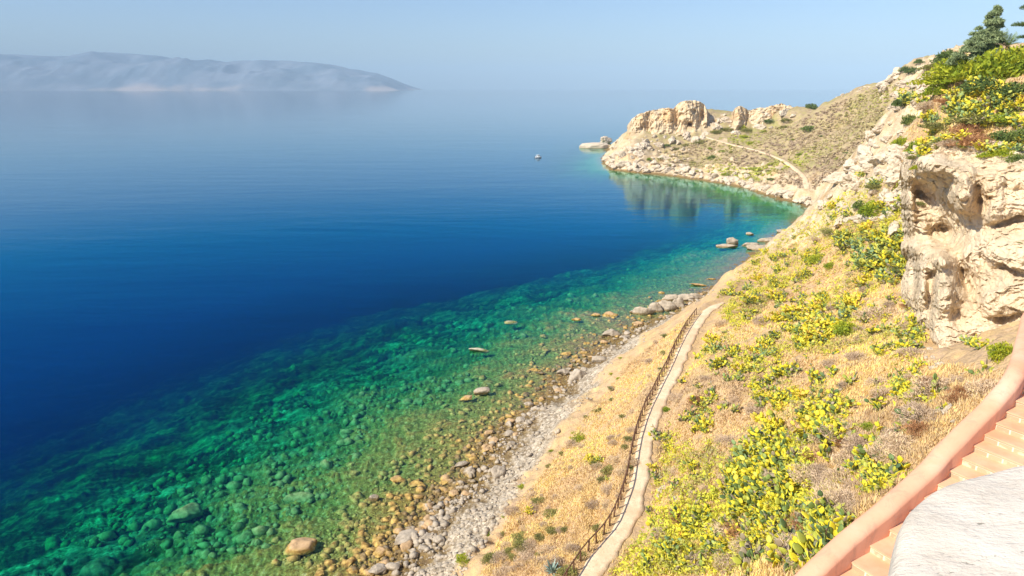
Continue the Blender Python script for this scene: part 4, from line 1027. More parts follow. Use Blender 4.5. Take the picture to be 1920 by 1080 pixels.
for i in range(90):
    if OK[i]: put('olive' if U[i] % 2 < .6 else 'dry', 'dry_bush', X[i], Y[i], Z[i], RNG.uniform(.75, 1.1) if U[i] % 3 < 1 else RNG.uniform(.35, .7), ('large' if U[i] % 3 < 1 else 'low') + (' olive' if U[i] % 2 < .6 else ' dry') + ' bush between beach and fence, ' + min(BANK, key=lambda q: (q[0] - V[i]) ** 2)[1] + (' nearer the fence' if Z[i] > 7 else ' nearer the pebbles'), 'bush', 'dry bushes on the bank below the fence', .7)
# bushes of their own
for k, u, v, wd, lb, zs in [
    ('green', 1592, 622, 58, 'round bright green bush alone in the middle of the dry slope', .9),
    ('green', 1250, 771, 20, 'small bright green bush at the right edge of the path', .9),
    ('green', 1088, 817, 46, 'low lime green bush on the upper edge of the pebble beach', .35),
    ('green', 1640, 397, 60, 'dark green patch of creeper in the rocks left of the cliff', .8),
    ('dark', 1612, 388, 26, 'dark bush in a cleft of the rocks left of the cliff', 1.3),
    ('green', 1531, 492, 34, 'oval green bush near the skyline of the slope', .9),
    ('green', 1556, 500, 24, 'smaller dark green bush right of the oval green bush', .9),
    ('green', 1880, 668, 50, 'feathery green bush against the pink stair wall', 1.2),
    ('green', 1717, 282, 30, 'hanging bright green bush left of the cliff top', 1.6),
    ('green', 1690, 275, 34, 'yellow green bush beside the hanging green bush', 1.2),
    ('green', 1640, 800, 46, 'thin yellow green grassy patch amid the dry bushes', .3),
    ('dry', 1570, 575, 40, 'large grey dry bush above the yellow belt', .7), ('dry', 1650, 590, 80, 'widest grey brown dry bush right of the round green bush', .6),
    ('dry', 1430, 605, 44, 'rounded mauve dry bush in the yellow belt', .9), ('dry', 1355, 610, 34, 'mauve dry bush above the far end of the path', .9),
    ('rust', 1378, 655, 40, 'rust brown bush in the middle of the slope', .7), ('dry', 1700, 840, 90, 'large grey dry bush below the pink stair wall', .7),
    ('dry', 1620, 840, 70, 'grey brown bush left of the large dry bush below the stair wall', .7), ('dry', 1600, 870, 80, 'spiky dry bush right of the densest cactus thicket', .8),
    ('rust', 1750, 725, 60, 'red brown dry bush near the cliff foot', .8), ('dry', 1860, 735, 70, 'grey bush beside the bend of the pink stair wall', .9),
    ('rust', 1820, 252, 70, 'red brown dry bush hanging over the cliff edge', .7), ('dry', 1740, 205, 40, 'dusty brown bush at the left end of the bank above the cliff', .8),
    ('rust', 1780, 190, 46, 'rusty bush between cacti on the bank above the cliff', .6),
    ('dark', 1880, 268, 50, 'dark green bush on the cliff edge at the right', .9), ('dark', 1910, 262, 40, 'leafy green bush beside the right frame edge above the cliff', 1.0),
    ('olive', 1645, 350, 46, 'pale olive bush on the rocks above the creeper', .6), ('olive', 1560, 430, 40, 'pale olive bush above the saddle', .5),
    ('olive', 1410, 565, 24, 'dark olive bush close to the skyline of the slope', .9), ('olive', 1695, 505, 50, 'olive green cushion at the foot of the cliff corner', .6),
    ('green', 1748, 372, 24, 'yellow green tuft growing in the cliff hollow', 1.0)]:
    put_px(k, 'bush', u, v, wd, lb, 'bush', None, zs)
for u, v, wd, k in [(916, 1000, 18, 'green'), (980, 912, 20, 'green'), (870, 1048, 40, 'green'), (945, 970, 12, 'green'), (1035, 845, 16, 'green'), (1010, 940, 30, 'olive'), (1055, 850, 18, 'olive'),
                    (1160, 710, 12, 'green'), (1148, 700, 14, 'green'), (1165, 670, 12, 'green'), (1240, 690, 16, 'olive'), (1222, 757, 10, 'green'), (1100, 780, 14, 'olive'), (1120, 770, 20, 'olive'), (1130, 1000, 14, 'olive')]:
    put_px(k, 'bush', u, v, wd, 'small lime green cushion plant on the beach edge, ' + min(BANK, key=lambda q: (q[0] - v) ** 2)[1], 'bush', 'small green cushions along the beach edge', .45)
# headland shrubs
for u, v, wd in [(1345, 248, 16), (1362, 243, 20), (1385, 240, 20), (1400, 247, 18), (1442, 230, 16), (1475, 226, 18), (1470, 240, 14), (1518, 241, 22), (1340, 250, 14), (1396, 256, 14), (1408, 268, 12), (1432, 247, 10),
                 (1352, 285, 12), (1375, 284, 14), (1337, 296, 16), (1300, 305, 12), (1418, 315, 16), (1400, 322, 14), (1442, 322, 12), (1470, 318, 12), (1250, 272, 12), (1310, 268, 20), (1285, 272, 16), (1268, 280, 12), (1500, 290, 10),
                 (1575, 296, 12), (1588, 288, 10), (1540, 255, 9), (1445, 338, 12), (1530, 270, 8), (1485, 260, 8), (1330, 280, 9), (1240, 300, 12), (1215, 296, 10), (1260, 312, 12), (1360, 325, 12)]:
    put_px(('olive', 'dark', 'green')[(u * 7 + v) % 3], 'bush', u, v, wd * 1.35, 'round %s shrub on the headland slope, %s' % (('olive', 'dark', 'bright green')[(u * 7 + v) % 3], 'by the hill path' if 255 < v < 300 and u > 1340 else ('behind the path under the right hand crag' if v < 256 else ('on the left under the crag' if u < 1340 else 'between the path and the cove'))), 'bush', 'shrubs on the headland slope', .6)
for u, v, wd, lb in [(1523, 197, 26, 'dark shrub on the headland skyline, lowest of the ridge shrubs'), (1568, 166, 22, 'dark shrub on the headland skyline, middle of the ridge'), (1590, 162, 20, 'olive shrub on the headland skyline right of the middle one'),
                     (1617, 152, 18, 'highest dark shrub on the open ridge'), (1698, 126, 22, 'pair of dark shrubs on the knoll, left one'), (1710, 128, 26, 'pair of dark shrubs on the knoll, right one'), (1722, 116, 18, 'dark shrub topping the knoll on the skyline')]:
    x, y, z, ok = hit(u, v + 6)
    put('dark', 'bush', x[0], y[0], z[0], px_size(u, v, wd, x[0], y[0], z[0]) / 2, lb, 'bush', None, .8)

# dry grass: nobody could count the blades
def grass():
    polys = [(SLOPE, 11000, 1.0), (SEA_SIDE, 5000, .8), ([(1700, 130), (1760, 100), (1920, 90), (1920, 260), (1700, 270)], 700, 1.2), ([(1500, 1080), (1860, 700), (1900, 700), (1900, 760), (1560, 1080)], 900, .8)]
    V, T = [], []
    for poly, n, sc in polys:
        pts = np.array(sample(poly, n)); x, y, z, ok = hit(pts[:, 0], pts[:, 1])
        d1, _, _ = poly_dist(PATHL, x, y)
        ok &= (d1 > 1.1) & (y < 240); x, y, z = x[ok], y[ok], z[ok]; n = len(x); dist = np.hypot(x, y)
        pt = np.clip(.5 + .35 * fbm(x * .12, y * .12, o=3), 0, 1)
        for b in range(9):
            a = RNG.random(n) * 6.283; L = RNG.uniform(.12, .36, n) * sc; lean = RNG.uniform(.2, 1.0, n)
            bx = x + RNG.normal(0, .22, n); by = y + RNG.normal(0, .22, n); bz = hq(bx, by) - .04
            tx, ty, tz = bx + np.cos(a) * L * lean, by + np.sin(a) * L * lean, bz + L
            wv = (.02 + .0006 * dist); px_, py_ = -np.sin(a) * wv, np.cos(a) * wv
            V.append(np.stack([np.stack([bx - px_, by - py_, bz], -1), np.stack([bx + px_, by + py_, bz], -1), np.stack([tx, ty, tz], -1)], 1).reshape(-1, 3))
            T.append(np.repeat(np.clip(pt + RNG.normal(0, .12, n), 0, 1), 3))
    V = np.vstack(V)
    tag(link_mesh('dry_grass', V, np.arange(len(V)).reshape(-1, 3), GRASSM, attrs={'tone': np.concatenate(T)}), 'short sun bleached grass covering the slopes beside the path', 'grass', kind='stuff')
grass()
def yellow_scrub():
    """soft yellow green herbs running between the cacti"""
    pts = sample(SLOPE, 5200)
    for q_ in PZ[:24]:
        for k in range(int(q_[2] * q_[3] * .022)):
            r_ = 1.25 * math.sqrt(RNG.random()); a_ = RNG.random() * 6.283; pts.append((q_[0] + q_[2] * r_ * math.cos(a_), q_[1] + q_[3] * r_ * math.sin(a_)))
    n0 = 5200; pts = pts + sample([(1330, 575), (1400, 490), (1520, 400), (1600, 350), (1700, 340), (1700, 440), (1560, 460), (1450, 560), (1380, 620)], 1500)
    pts = np.array(pts); x, y, z, ok = hit(pts[:, 0], pts[:, 1]); d1, _, _ = poly_dist(PATHL, x, y)
    nz = fbm(x * .09, y * .09, o=4); ok &= (d1 > 1.5) & (y < 240) & ((np.arange(len(x)) >= n0) | (nz > .2))
    x, y, z = x[ok], y[ok], z[ok]; n = len(x); pt = np.clip(.5 + .5 * fbm(x * .3 + 5, y * .3, o=3), 0, 1); V, T = [], []
    for b in range(18):
        c = np.stack([x + RNG.normal(0, .24, n), y + RNG.normal(0, .24, n), z + RNG.uniform(-.02, .36, n)], -1); e = RNG.normal(0, .085, (3, n, 3))
        V.append(np.stack([c + e[0], c + e[1], c + e[2]], 1).reshape(-1, 3)); T.append(np.repeat(np.clip(pt + RNG.normal(0, .18, n), 0, 1), 3))
    V = np.vstack(V)
    m_ = leafy('yellow_green_herbs', [(0, (.40, .34, .16)), (.3, (.46, .46, .08)), (.6, (.66, .62, .06)), (.85, (.74, .68, .08)), (1, (.40, .48, .06))], .85, .15, 0, .05)
    tag(link_mesh('scrub', V, np.arange(len(V)).reshape(-1, 3), m_, attrs={'tone': np.concatenate(T)}), 'soft yellow green herbs growing between the prickly pears on the slope', 'scrub', kind='stuff')
yellow_scrub()
def scrub():
    """low scrub on the headland: small leafy tufts"""
    poly = [(1240, 285), (1330, 262), (1420, 250), (1500, 225), (1560, 200), (1650, 165), (1690, 150), (1640, 240), (1600, 300), (1560, 350), (1520, 355), (1430, 345), (1330, 325), (1230, 310)]
    pts = np.array(sample(poly, 2000)); x, y, z, ok = hit(pts[:, 0], pts[:, 1]); d2, _, _ = poly_dist(HPATHL, x, y)
    ok &= (y > 220) & (d2 > 2.2); x, y, z = x[ok], y[ok], z[ok]; n = len(x); pt = np.clip(.45 + .6 * fbm(x * .04, y * .04, o=3), 0, 1); V, T = [], []
    for b in range(16):
        c = np.stack([x + RNG.normal(0, .45, n), y + RNG.normal(0, .45, n), z + RNG.uniform(0, .5, n)], -1); e = RNG.normal(0, .35, (3, n, 3)); e[..., 2] = np.abs(e[..., 2])
        V.append(np.stack([c + e[0], c + e[1], c + e[2]], 1).reshape(-1, 3)); T.append(np.repeat(np.clip(pt + RNG.normal(0, .15, n), 0, 1), 3))
    V = np.vstack(V)
    m_ = leafy('headland_scrub_leaves', [(0, (.42, .31, .22)), (.4, (.56, .44, .27)), (.65, (.50, .44, .18)), (.85, (.40, .42, .10)), (1, (.52, .54, .08))], .9, .1, 0, .05)
    tag(link_mesh('scrub', V, np.arange(len(V)).reshape(-1, 3), m_, attrs={'tone': np.concatenate(T)}), 'low dry scrub covering the headland slope above the cove', 'scrub', kind='stuff')
scrub()
def on_cliff(key, name, u, v, wpx, label, cat='bush', group=None, zs=.8):
    d = float(cliff_depth(np.array([float(u)]), np.array([float(v)]), 1.0)[0]) - .9; x, y, z = Pd(u, v, d)
    return put(key, name, x, y, z - .3, wpx / F * d / 2, label, cat, group, zs)
for k, u, v, wd, lb in [('olive', 1745, 272, 40, 'olive bush on the left shoulder of the cliff edge'), ('dry', 1782, 264, 44, 'dusty grey bush trailing over the cliff edge'), ('rust', 1822, 262, 70, 'wide rusty bush trailing over the cliff edge'),
                        ('olive', 1716, 292, 30, 'small olive bush at the top left corner of the cliff'), ('green', 1852, 288, 40, 'green tuft hanging from the cliff edge right of the rusty bush'), ('green', 1884, 284, 46, 'bright leafy bush hanging over the cliff edge near the frame edge'),
                        ('dark', 1912, 296, 46, 'dark leafy bush hanging over the cliff edge at the frame edge'), ('green', 1718, 310, 24, 'hanging green tuft down the left corner of the cliff'), ('olive', 1722, 378, 26, 'yellow green tuft growing beside the cliff hollow'),
                        ('olive', 1912, 450, 16, 'tiny tuft on the bare cliff face at the right frame edge'), ('dry', 1765, 285, 26, 'small dry tuft below the left shoulder of the cliff edge')]:
    on_cliff(k, 'bush', u, v, wd, lb)
for q, (u, v) in enumerate([(1730, 262), (1760, 258), (1795, 256), (1806, 268), (1842, 272), (1868, 276), (1898, 270), (1915, 274), (1736, 284)]):
    on_cliff('pearg' if q % 2 else 'pear', 'prickly_pear', u, v, 26 + q % 3 * 8, 'prickly pear leaning over the cliff edge, ' + ('left end', 'left of the dusty bush', 'over the hollow', 'right of the dusty bush', 'right of the rusty bush', 'above the green tuft', 'above the leafy bush', 'at the frame edge', 'lowest at the left end')[q], 'cactus', 'prickly pears leaning over the cliff')

# ------------------------------------------------------------------ fence beside the path
WOODM = NM('weathered_brown_wood'); _o = WOODM.obj(); WOODM = WOODM.bsdf(WOODM.ramp(WOODM.noise(_o, 7, 5), [(.35, (.10, .05, .03)), (.65, (.22, .12, .07))]), .85)
def tube(pts, rad, sides=6):
    pts = np.array(pts, float); rad = np.broadcast_to(rad, len(pts)); vs = []
    T = np.gradient(pts, axis=0)
    for p, t, r in zip(pts, T, rad):
        M = rot_to(t, 0); a = np.linspace(0, 2 * math.pi, sides, endpoint=False)
        vs.append(p + r * (np.cos(a)[:, None] * M[:, 0] + np.sin(a)[:, None] * M[:, 1]))
    n = len(pts); v = np.vstack(vs + [pts[:1], pts[-1:]]); F_ = []
    for i in range(n - 1):
        for k in range(sides):
            a_, b_ = i * sides + k, i * sides + (k + 1) % sides
            F_ += [(a_, b_, b_ + sides), (a_, b_ + sides, a_ + sides)]
    for k in range(sides):
        F_ += [(n * sides, (k + 1) % sides, k), (n * sides + 1, (n - 1) * sides + k, (n - 1) * sides + (k + 1) % sides)]
    return v, np.array(F_)
L = PATHL; T = np.gradient(L[:, :2], axis=0); T /= np.linalg.norm(T, axis=1)[:, None]
FL = np.c_[L[:, 0] - T[:, 1] * 1.12, L[:, 1] + T[:, 0] * 1.12]
seg = np.r_[0, np.cumsum(np.linalg.norm(np.diff(FL, axis=0), axis=1))]
ft = np.arange(3.0, seg[-1] - 31, 1.25)
fx, fy = np.interp(ft, seg, FL[:, 0]), np.interp(ft, seg, FL[:, 1]); fz = hq(fx, fy)
fence = tag(empty('wooden_fence', (fx[0], fy[0], fz[0])), 'brown wooden post and rail fence along the seaward side of the path', 'fence')
tops = []
pv_, pf_ = tube([(0, 0, -.35), (0, 0, .5), (.01, 0, 1.06)], [.075, .07, .065]); pm = None
for i in range(len(ft)):
    if pm is None:
        o = link_mesh('post', pv_, pf_, WOODM, fence); pm = o.data
    else:
        o = bpy.data.objects.new('post', pm); COL.objects.link(o); o.parent = fence
    o.location = (fx[i] - fx[0], fy[i] - fy[0], fz[i] - fz[0]); o.rotation_euler = (random.uniform(-.06, .06), random.uniform(-.06, .06), random.uniform(0, 6))
    tops.append((fx[i] - fx[0] + random.uniform(-.02, .02), fy[i] - fy[0], fz[i] - fz[0] + 1.0 + random.uniform(-.03, .03)))
link_mesh('top_rail', *tube(tops, .062), WOODM, fence)

# ------------------------------------------------------------------ stairs and their pink wall
PINKM = NM('pink_plaster'); _o = PINKM.pos(); _n = PINKM.noise(_o, 1.1, 5, .6, .4); _n2 = PINKM.noise(_o, 14, 4, .6)
PINKM = PINKM.bsdf(PINKM.mix(PINKM.ramp(PINKM.noise(PINKM.scale(_o, (1, 1, .35)), 3.2, 6, .72, .8), [(.33, .55), (.48, 0.0)]), PINKM.ramp(_n, [(.35, (.78, .36, .21)), (.55, (.82, .42, .26)), (.7, (.80, .48, .33))]), (.50, .28, .19)), .8, PINKM.bump(_n2, .006, .7), .25)
TREADM = NM('terracotta_tread'); _o = TREADM.pos(); _n = TREADM.noise(_o, 2.2, 5, .6)
TREADM = TREADM.bsdf(TREADM.ramp(_n, [(.35, (.70, .36, .20)), (.6, (.80, .46, .28))]), .8, TREADM.bump(TREADM.noise(_o, 30, 4), .004, .6), .25)
RISERM = NM('brick_riser'); _o = RISERM.n('ShaderNodeTexCoord').outputs['UV']
_o = RISERM.attr('along', 'Vector'); _br = RISERM.n('ShaderNodeTexBrick'); RISERM.l(_o, _br.inputs['Vector'])
_br.inputs['Scale'].default_value = 1.0; _br.inputs['Brick Width'].default_value = .21; _br.inputs['Row Height'].default_value = .30; _br.inputs['Mortar Size'].default_value = .012
_br.inputs['Color1'].default_value = (.50, .39, .24, 1); _br.inputs['Color2'].default_value = (.22, .19, .14, 1); _br.inputs['Mortar'].default_value = (.78, .66, .50, 1); _br.offset = 0
RISERM = RISERM.bsdf(RISERM.mix(RISERM.ramp(RISERM.noise(RISERM.pos(), 4, 4), [(.5, 0.0), (.6, .8)]), _br.outputs[0], (.80, .62, .44)), .85)
CORN = [(1598, 1052), (1636, 1021), (1677, 990), (1716, 954), (1746, 927), (1771, 903), (1791, 876), (1814, 854), (1834, 831), (1852, 811), (1873, 791), (1889, 770), (1905, 750)]
RISE = .12; Z0 = 38.55
cw = np.array([Pz(u, v, Z0 + RISE * k) for k, (u, v) in enumerate(CORN)])
# even steps along the fitted line
lo_, hi_ = cw[0], cw[-1]; d_ = (hi_ - lo_) / 12
line = [lo_ + d_ * k for k in range(-5, 13)]
tail = smooth_line([tuple(line[-2]), tuple(line[-1])] + [Pz(u_, v_, z_) for u_, v_, z_ in ((1926, 712, 40.15), (1934, 675, 40.2), (1941, 640, 40.2), (1952, 606, 40.2), (2010, 575, 40.2), (2120, 560, 40.2))], 12)[12:]
sg = np.r_[0, np.cumsum(np.linalg.norm(np.diff(tail[:, :2], axis=0), axis=1))]
for q in np.arange(.36, sg[-1], .36): line.append(np.array([np.interp(q, sg, tail[:, 0]), np.interp(q, sg, tail[:, 1]), np.interp(q, sg, tail[:, 2])]))
line = np.array(line)
for k in range(6, 17): line[k][:2] = .35 * line[k][:2] + .65 * cw[k - 5][:2]
tg = np.gradient(line[:, :2], axis=0); tg /= np.linalg.norm(tg, axis=1)[:, None]
rn = np.c_[tg[:, 1], -tg[:, 0]]                                  # to the right of the climb
stairs = tag(empty('staircase', tuple(line[0])), 'pink terracotta stair with brick risers climbing beside the white wall', 'stairs')
W_ = 1.7; org = line[0]
for k in range(len(line) - 1):
    a, b = line[k], line[k + 1]; z = a[2]
    A, B = a[:2], b[:2]; A2, B2 = A + rn[k] * W_, B + rn[k + 1] * W_
    fr_ = tg[k] * .025
    q = np.array([(*(A - fr_), z), (*(A2 - fr_), z), (*(B2 + fr_ * 0), z), (*B, z)])
    lowq = q.copy(); lowq[:, 2] -= .022
    v = np.vstack([q, lowq]) - org
    f = [[0, 1, 2, 3], [7, 6, 5, 4], [0, 4, 5, 1], [1, 5, 6, 2], [2, 6, 7, 3], [3, 7, 4, 0]]
    st_ = link_mesh('step', v, f, TREADM, stairs)
    zl = z - .024; zb = z - RISE - .6
    v = np.array([(*A, zb), (*A2, zb), (*B2, zb), (*B, zb), (*A, zl), (*A2, zl), (*B2, zl), (*B, zl)]) - org
    al = np.array([(0, 0, 0), (W_, 0, 0), (W_, 0, 0), (0, 0, 0), (0, .3, 0), (W_, .3, 0), (W_, .3, 0), (0, .3, 0)])
    link_mesh('riser', v, [[0, 1, 5, 4], [1, 2, 6, 5], [2, 3, 7, 6], [3, 0, 4, 7], [4, 5, 6, 7], [3, 2, 1, 0]], RISERM, st_, attrs={'along': al})
# solid masonry under the flight
prof = []
for k in range(len(line)):
    a = line[k]; z = a[2] - RISE - .25
    prof.append([(*a[:2], 32.0), (*a[:2], z), (*(a[:2] + rn[k] * W_ * 1.6), z), (*(a[:2] + rn[k] * W_ * 1.6), 32.0)])
prof = np.array(prof); link_mesh('stair_base', prof.reshape(-1, 3) - org, grid_faces(len(line), 4), PINKM, stairs)
# wall with a rounded top
rows = []
for k in np.linspace(0, len(line) - 1, 220):
    i = min(int(k), len(line) - 2); t = k - i
    p = line[i] * (1 - t) + line[i + 1] * t; n = rn[i] * (1 - t) + rn[i + 1] * t
    h = .27; wd = .30; row = [(*(p[:2] - n * .0), p[2] - .5), (*p[:2], p[2] + h - .07)]
    for a in np.linspace(0, math.pi, 9)[1:-1]:
        off = wd / 2 - wd / 2 * math.cos(a); row.append((*(p[:2] - n * off), p[2] + h - .07 + .085 * math.sin(a)))
    row += [(*(p[:2] - n * wd), p[2] + h - .07), (*(p[:2] - n * (wd + .03)), 31.0)]
    rows.append(row)
rows = np.array(rows); rows[..., :2] += (.012 * fbm(rows[..., 0] * 1.4, rows[..., 1] * 1.4, rows[..., 2], o=2))[..., None]; rows[..., 2] += .02 * fbm(rows[..., 0] * .9, rows[..., 1] * .9, o=2)
tag(link_mesh('stair_wall', rows.reshape(-1, 3), grid_faces(rows.shape[0], rows.shape[1]), PINKM, smooth=True), 'low smooth pink plaster wall with rounded top curving up beside the stair', 'wall')

# pale rough wall right below the camera
WM = NM('pale_weathered_stone'); _o = WM.pos()
_a = WM.noise(WM.scale(_o, (1, 1.7, 1)), 7, 8, .75, .3); _b = WM.noise(_o, 1.6, 5, .6); _c = WM.noise(WM.scale(_o, (.7, 1.6, 1)), 34, 4, .7); _d = WM.noise(WM.scale(_o, (.6, 2.2, 1)), 9, 6, .8)
_col = WM.ramp(_a, [(.30, (.58, .50, .40)), (.5, (.72, .64, .53)), (.65, (.77, .70, .58))])
_col = WM.mix(WM.ramp(_b, [(.42, .35), (.58, 0.0)]), _col, (.50, .43, .33)); _col = WM.mix(WM.ramp(_c, [(.30, .8), (.37, 0.0)]), _col, (.22, .19, .14)); _col = WM.mix(WM.ramp(_d, [(.30, .65), (.38, 0.0)]), _col, (.36, .31, .24))
WM = WM.bsdf(_col, .9, WM.bump(WM.math('ADD', _c, _a), .012, .7), .2)
edge = [(.20, .62), (.52, .98), (.80, 1.25), (.93, 1.42), (1.04, 1.58), (1.17, 1.70), (1.32, 1.78), (1.57, 1.87), (2.1, 2.02), (3.4, 2.3), (3.7, 1.2), (2.0, .75), (1.3, .25), (.9, -.1), (.35, .2)]
E_ = np.array(edge); E2 = smooth_line(np.vstack([E_, E_[:1]])[:, [0, 1, 1]], 8)[:-1, :2]; cen = E2.mean(0)
rings = []
for q, dz in [(1.0, -7.0), (1.0, -.09), (.996, -.05), (.985, -.022), (.965, -.006), (.93, 0), (.75, .004), (.5, .006), (.25, .005), (.02, .004)]:
    p = cen + (E2 - cen) * q; zz_ = 43.9 + dz + (.008 * fbm(p[:, 0] * 5, p[:, 1] * 5, o=3) if q > .01 and dz > -1 else 0)
    rings.append(np.c_[p, np.broadcast_to(zz_, len(p))])
R_ = np.array(rings); R_ = np.concatenate([R_, R_[:, :1]], 1)
wallo = link_mesh('terrace_wall', R_.reshape(-1, 3), grid_faces(R_.shape[0], R_.shape[1]), WM, smooth=True)
tag(wallo, 'pale rough stone wall top filling the bottom right corner', 'wall')

# ------------------------------------------------------------------ trees on the bank above the cliff
def lobes_geo(seed, lobes, n, ln, wdt, **kw):
    vs, fs, ts, c = [], [], [], 0
    for i, (x, y, z, R, H, q) in enumerate(lobes):
        v, f, t = sliver_geo(seed + i, int(n * q), R, H, ln, wdt, **kw); v = v + np.array([x, y, z]); vs.append(v); fs.append(f + c); ts.append(t); c += len(v)
    return np.vstack(vs), np.vstack(fs), np.concatenate(ts)
def tree(name, u, v, lobes, trunk, mat, lb, n=700, ln=.5, wdt=.10, d=None, **kw):
    if d: x, y, z = Pd(u, v, d)
    else: x, y, z, _ = [float(q[0]) for q in hit(u, v)]
    r_ = tag(empty(name, (x, y, z)), lb, 'tree')
    for tr in trunk[:1]: link_mesh('trunk', *tube(tr[0], tr[1], 8), BARK, r_, smooth=True)
    for tr in trunk[1:]: link_mesh('limb', *tube(tr[0], tr[1], 6), BARK, r_, smooth=True)
    g, f, t = lobes_geo(int(u), lobes, n, ln, wdt, **kw)
    link_mesh('crown', g, f, mat, r_, attrs={'tone': t}); return r_
random.seed(11)
lb_ = []
for i in range(150):                                            # a leaning cone, its left side swept low
    t = random.random() ** .85; wid = .15 + 3.2 * t; a_ = random.uniform(0, 6.28); q_ = random.random() ** .5
    lb_.append((-1.3 * t + math.cos(a_) * wid * q_ * (1.25 if math.cos(a_) < 0 else .85), math.sin(a_) * wid * .8 * q_, 6.9 * (1 - t) - .9 * t * q_ + random.uniform(-.2, .3), .26 + .4 * t + .2 * random.random(), .3 + .3 * t, .7))
tree('conifer', 1852, 118, lb_, [([(.3, 0, -1), (.1, 0, 2.5), (0, 0, 5), (-.1, 0, 6.7)], [.28, .22, .12, .04]), ([(.1, 0, 2), (-1.5, .2, 2.6), (-3, 0, 2.2)], [.1, .07, .03])], CONIF,
     'tall grey green conifer with drooping sprays leaning left on the hilltop', n=330, ln=.55, wdt=.09, up=.1, droop=.5, fill=.2)
tree('pine', 1925, 110, [(-.9, 0, 6.0, 1.1, .55, 1), (.8, .3, 6.4, 1.4, .6, 1), (-1.1, .3, 4.0, 1.3, .4, 1), (.9, 0, 4.6, 1.4, .5, 1), (-.7, 0, 2.5, 1.0, .35, .7), (1.6, 0, 3.0, 1.2, .5, .8), (.3, 0, 7.2, .9, .5, .7), (2.2, .3, 5.4, 1.2, .6, .8)],
     [([(.4, 0, -1), (.5, 0, 3), (.3, 0, 7)], [.22, .16, .06]), ([(.5, 0, 3.0), (-.3, 0, 3.8), (-1.2, 0, 4.0)], [.08, .06, .03]), ([(.5, 0, 1.9), (-.2, 0, 2.2), (-.9, 0, 2.6)], [.07, .05, .03])], DARKM,
     'pine with flat layered branches cut by the right edge of the frame', n=700, ln=.4, wdt=.05, fill=.2)
# agave like palm with an orange stem
def palm(u, v, lb):
    x, y, z, _ = [float(q[0]) for q in hit(u, v)]; r_ = tag(empty('palm', (x, y, z)), lb, 'palm')
    OR = flat_mat('orange_palm_stem', (.62, .36, .10)); link_mesh('trunk', *tube([(0, 0, -.5), (0, 0, .8), (.05, 0, 2.0)], [.30, .26, .16], 8), OR, r_, smooth=True)
    g = np.random.default_rng(3); vs, fs, ts, c = [], [], [], 0
    for i in range(26):
        a = g.uniform(0, 6.28); el = g.uniform(.25, 1.45); Ln = g.uniform(2.0, 3.1); dr = g.uniform(.2, .8)
        pts = [];
        for t in np.linspace(0, 1, 7):
            r = Ln * t * math.cos(el); pts.append((math.cos(a) * r, math.sin(a) * r, 2.0 + Ln * t * math.sin(el) - dr * t * t))
        pts = np.array(pts)
        for q in range(6):
            for sd in (-1, 1):
                for w_ in (0, .5):
                    p = pts[q] * (1 - w_) + pts[q + 1] * w_; ax = pts[q + 1] - pts[q]; ax /= np.linalg.norm(ax); side = np.cross(ax, (0, 0, 1)); side /= np.linalg.norm(side) + 1e-6
                    ll = .62 * math.sin(math.pi * min(1, (q + w_ + 1) / 7)); tip = p + side * sd * ll * .8 + ax * ll * .6 - np.array([0, 0, ll * .25])
                    vs += [p - ax * .05, p + ax * .06, tip]; fs.append((c, c + 1, c + 2)); ts += [.3 + .5 * g.random()] * 3; c += 3
    link_mesh('crown', np.array(vs), np.array(fs), leafy('palm_leaves', [(0, (.08, .14, .05)), (.6, (.22, .30, .10)), (1, (.4, .45, .15))], .6, .2, 0), r_, attrs={'tone': np.array(ts)}); return r_
palm(1883, 112, 'small palm with orange stem between the leaning conifer and the pine')
for k, u, v, wd, lb, zs in [
    ('green', 1772, 152, 84, 'feathery bright green shrub at the left end of the hilltop thicket', .8), ('green', 1822, 148, 100, 'broad bright green shrub below the leaning conifer', .9),
    ('green', 1872, 140, 110, 'broad yellow green shrub below the small palm', .9), ('green', 1912, 138, 90, 'yellow green shrub at the right frame edge below the pine', .9),
    ('green', 1795, 128, 70, 'rounded green shrub on the hilltop just left of the conifer foot', .8), ('dark', 1846, 168, 70, 'dark green shrub in the shade under the hilltop thicket', .7),
    ('dark', 1895, 172, 60, 'dark shrub at the right above the hilltop cacti', .7), ('green', 1760, 172, 50, 'green shrub hanging over the left slope of the hilltop', .8),
    ('olive', 1748, 128, 40, 'small olive shrub on the skyline left of the thicket', .6), ('dark', 1775, 110, 40, 'small spiky dark shrub on the skyline at the conifer foot', 1.0),
    ('dark', 1690, 200, 34, 'dark shrub clinging to the left corner of the bank', 1.1), ('dark', 1705, 230, 26, 'dark narrow shrub in the rocks under the left corner of the bank', 1.4),
    ('olive', 1835, 225, 80, 'olive shrub in the middle of the bank above the cliff', .6), ('olive', 1760, 240, 60, 'olive shrub over the left shoulder of the cliff', .6),
    ('dark', 1905, 112, 60, 'dark bush at the foot of the pine on the hilltop skyline', .9), ('green', 1930, 118, 80, 'green bush under the pine at the right frame edge', .8), ('olive', 1880, 116, 40, 'olive bush around the foot of the small palm', .7),
    ('green', 1890, 222, 60, 'bright green shrub on the bank near the right edge', .7)]:
    put_px(k, 'bush', u, v, wd, lb, 'bush', None, zs)

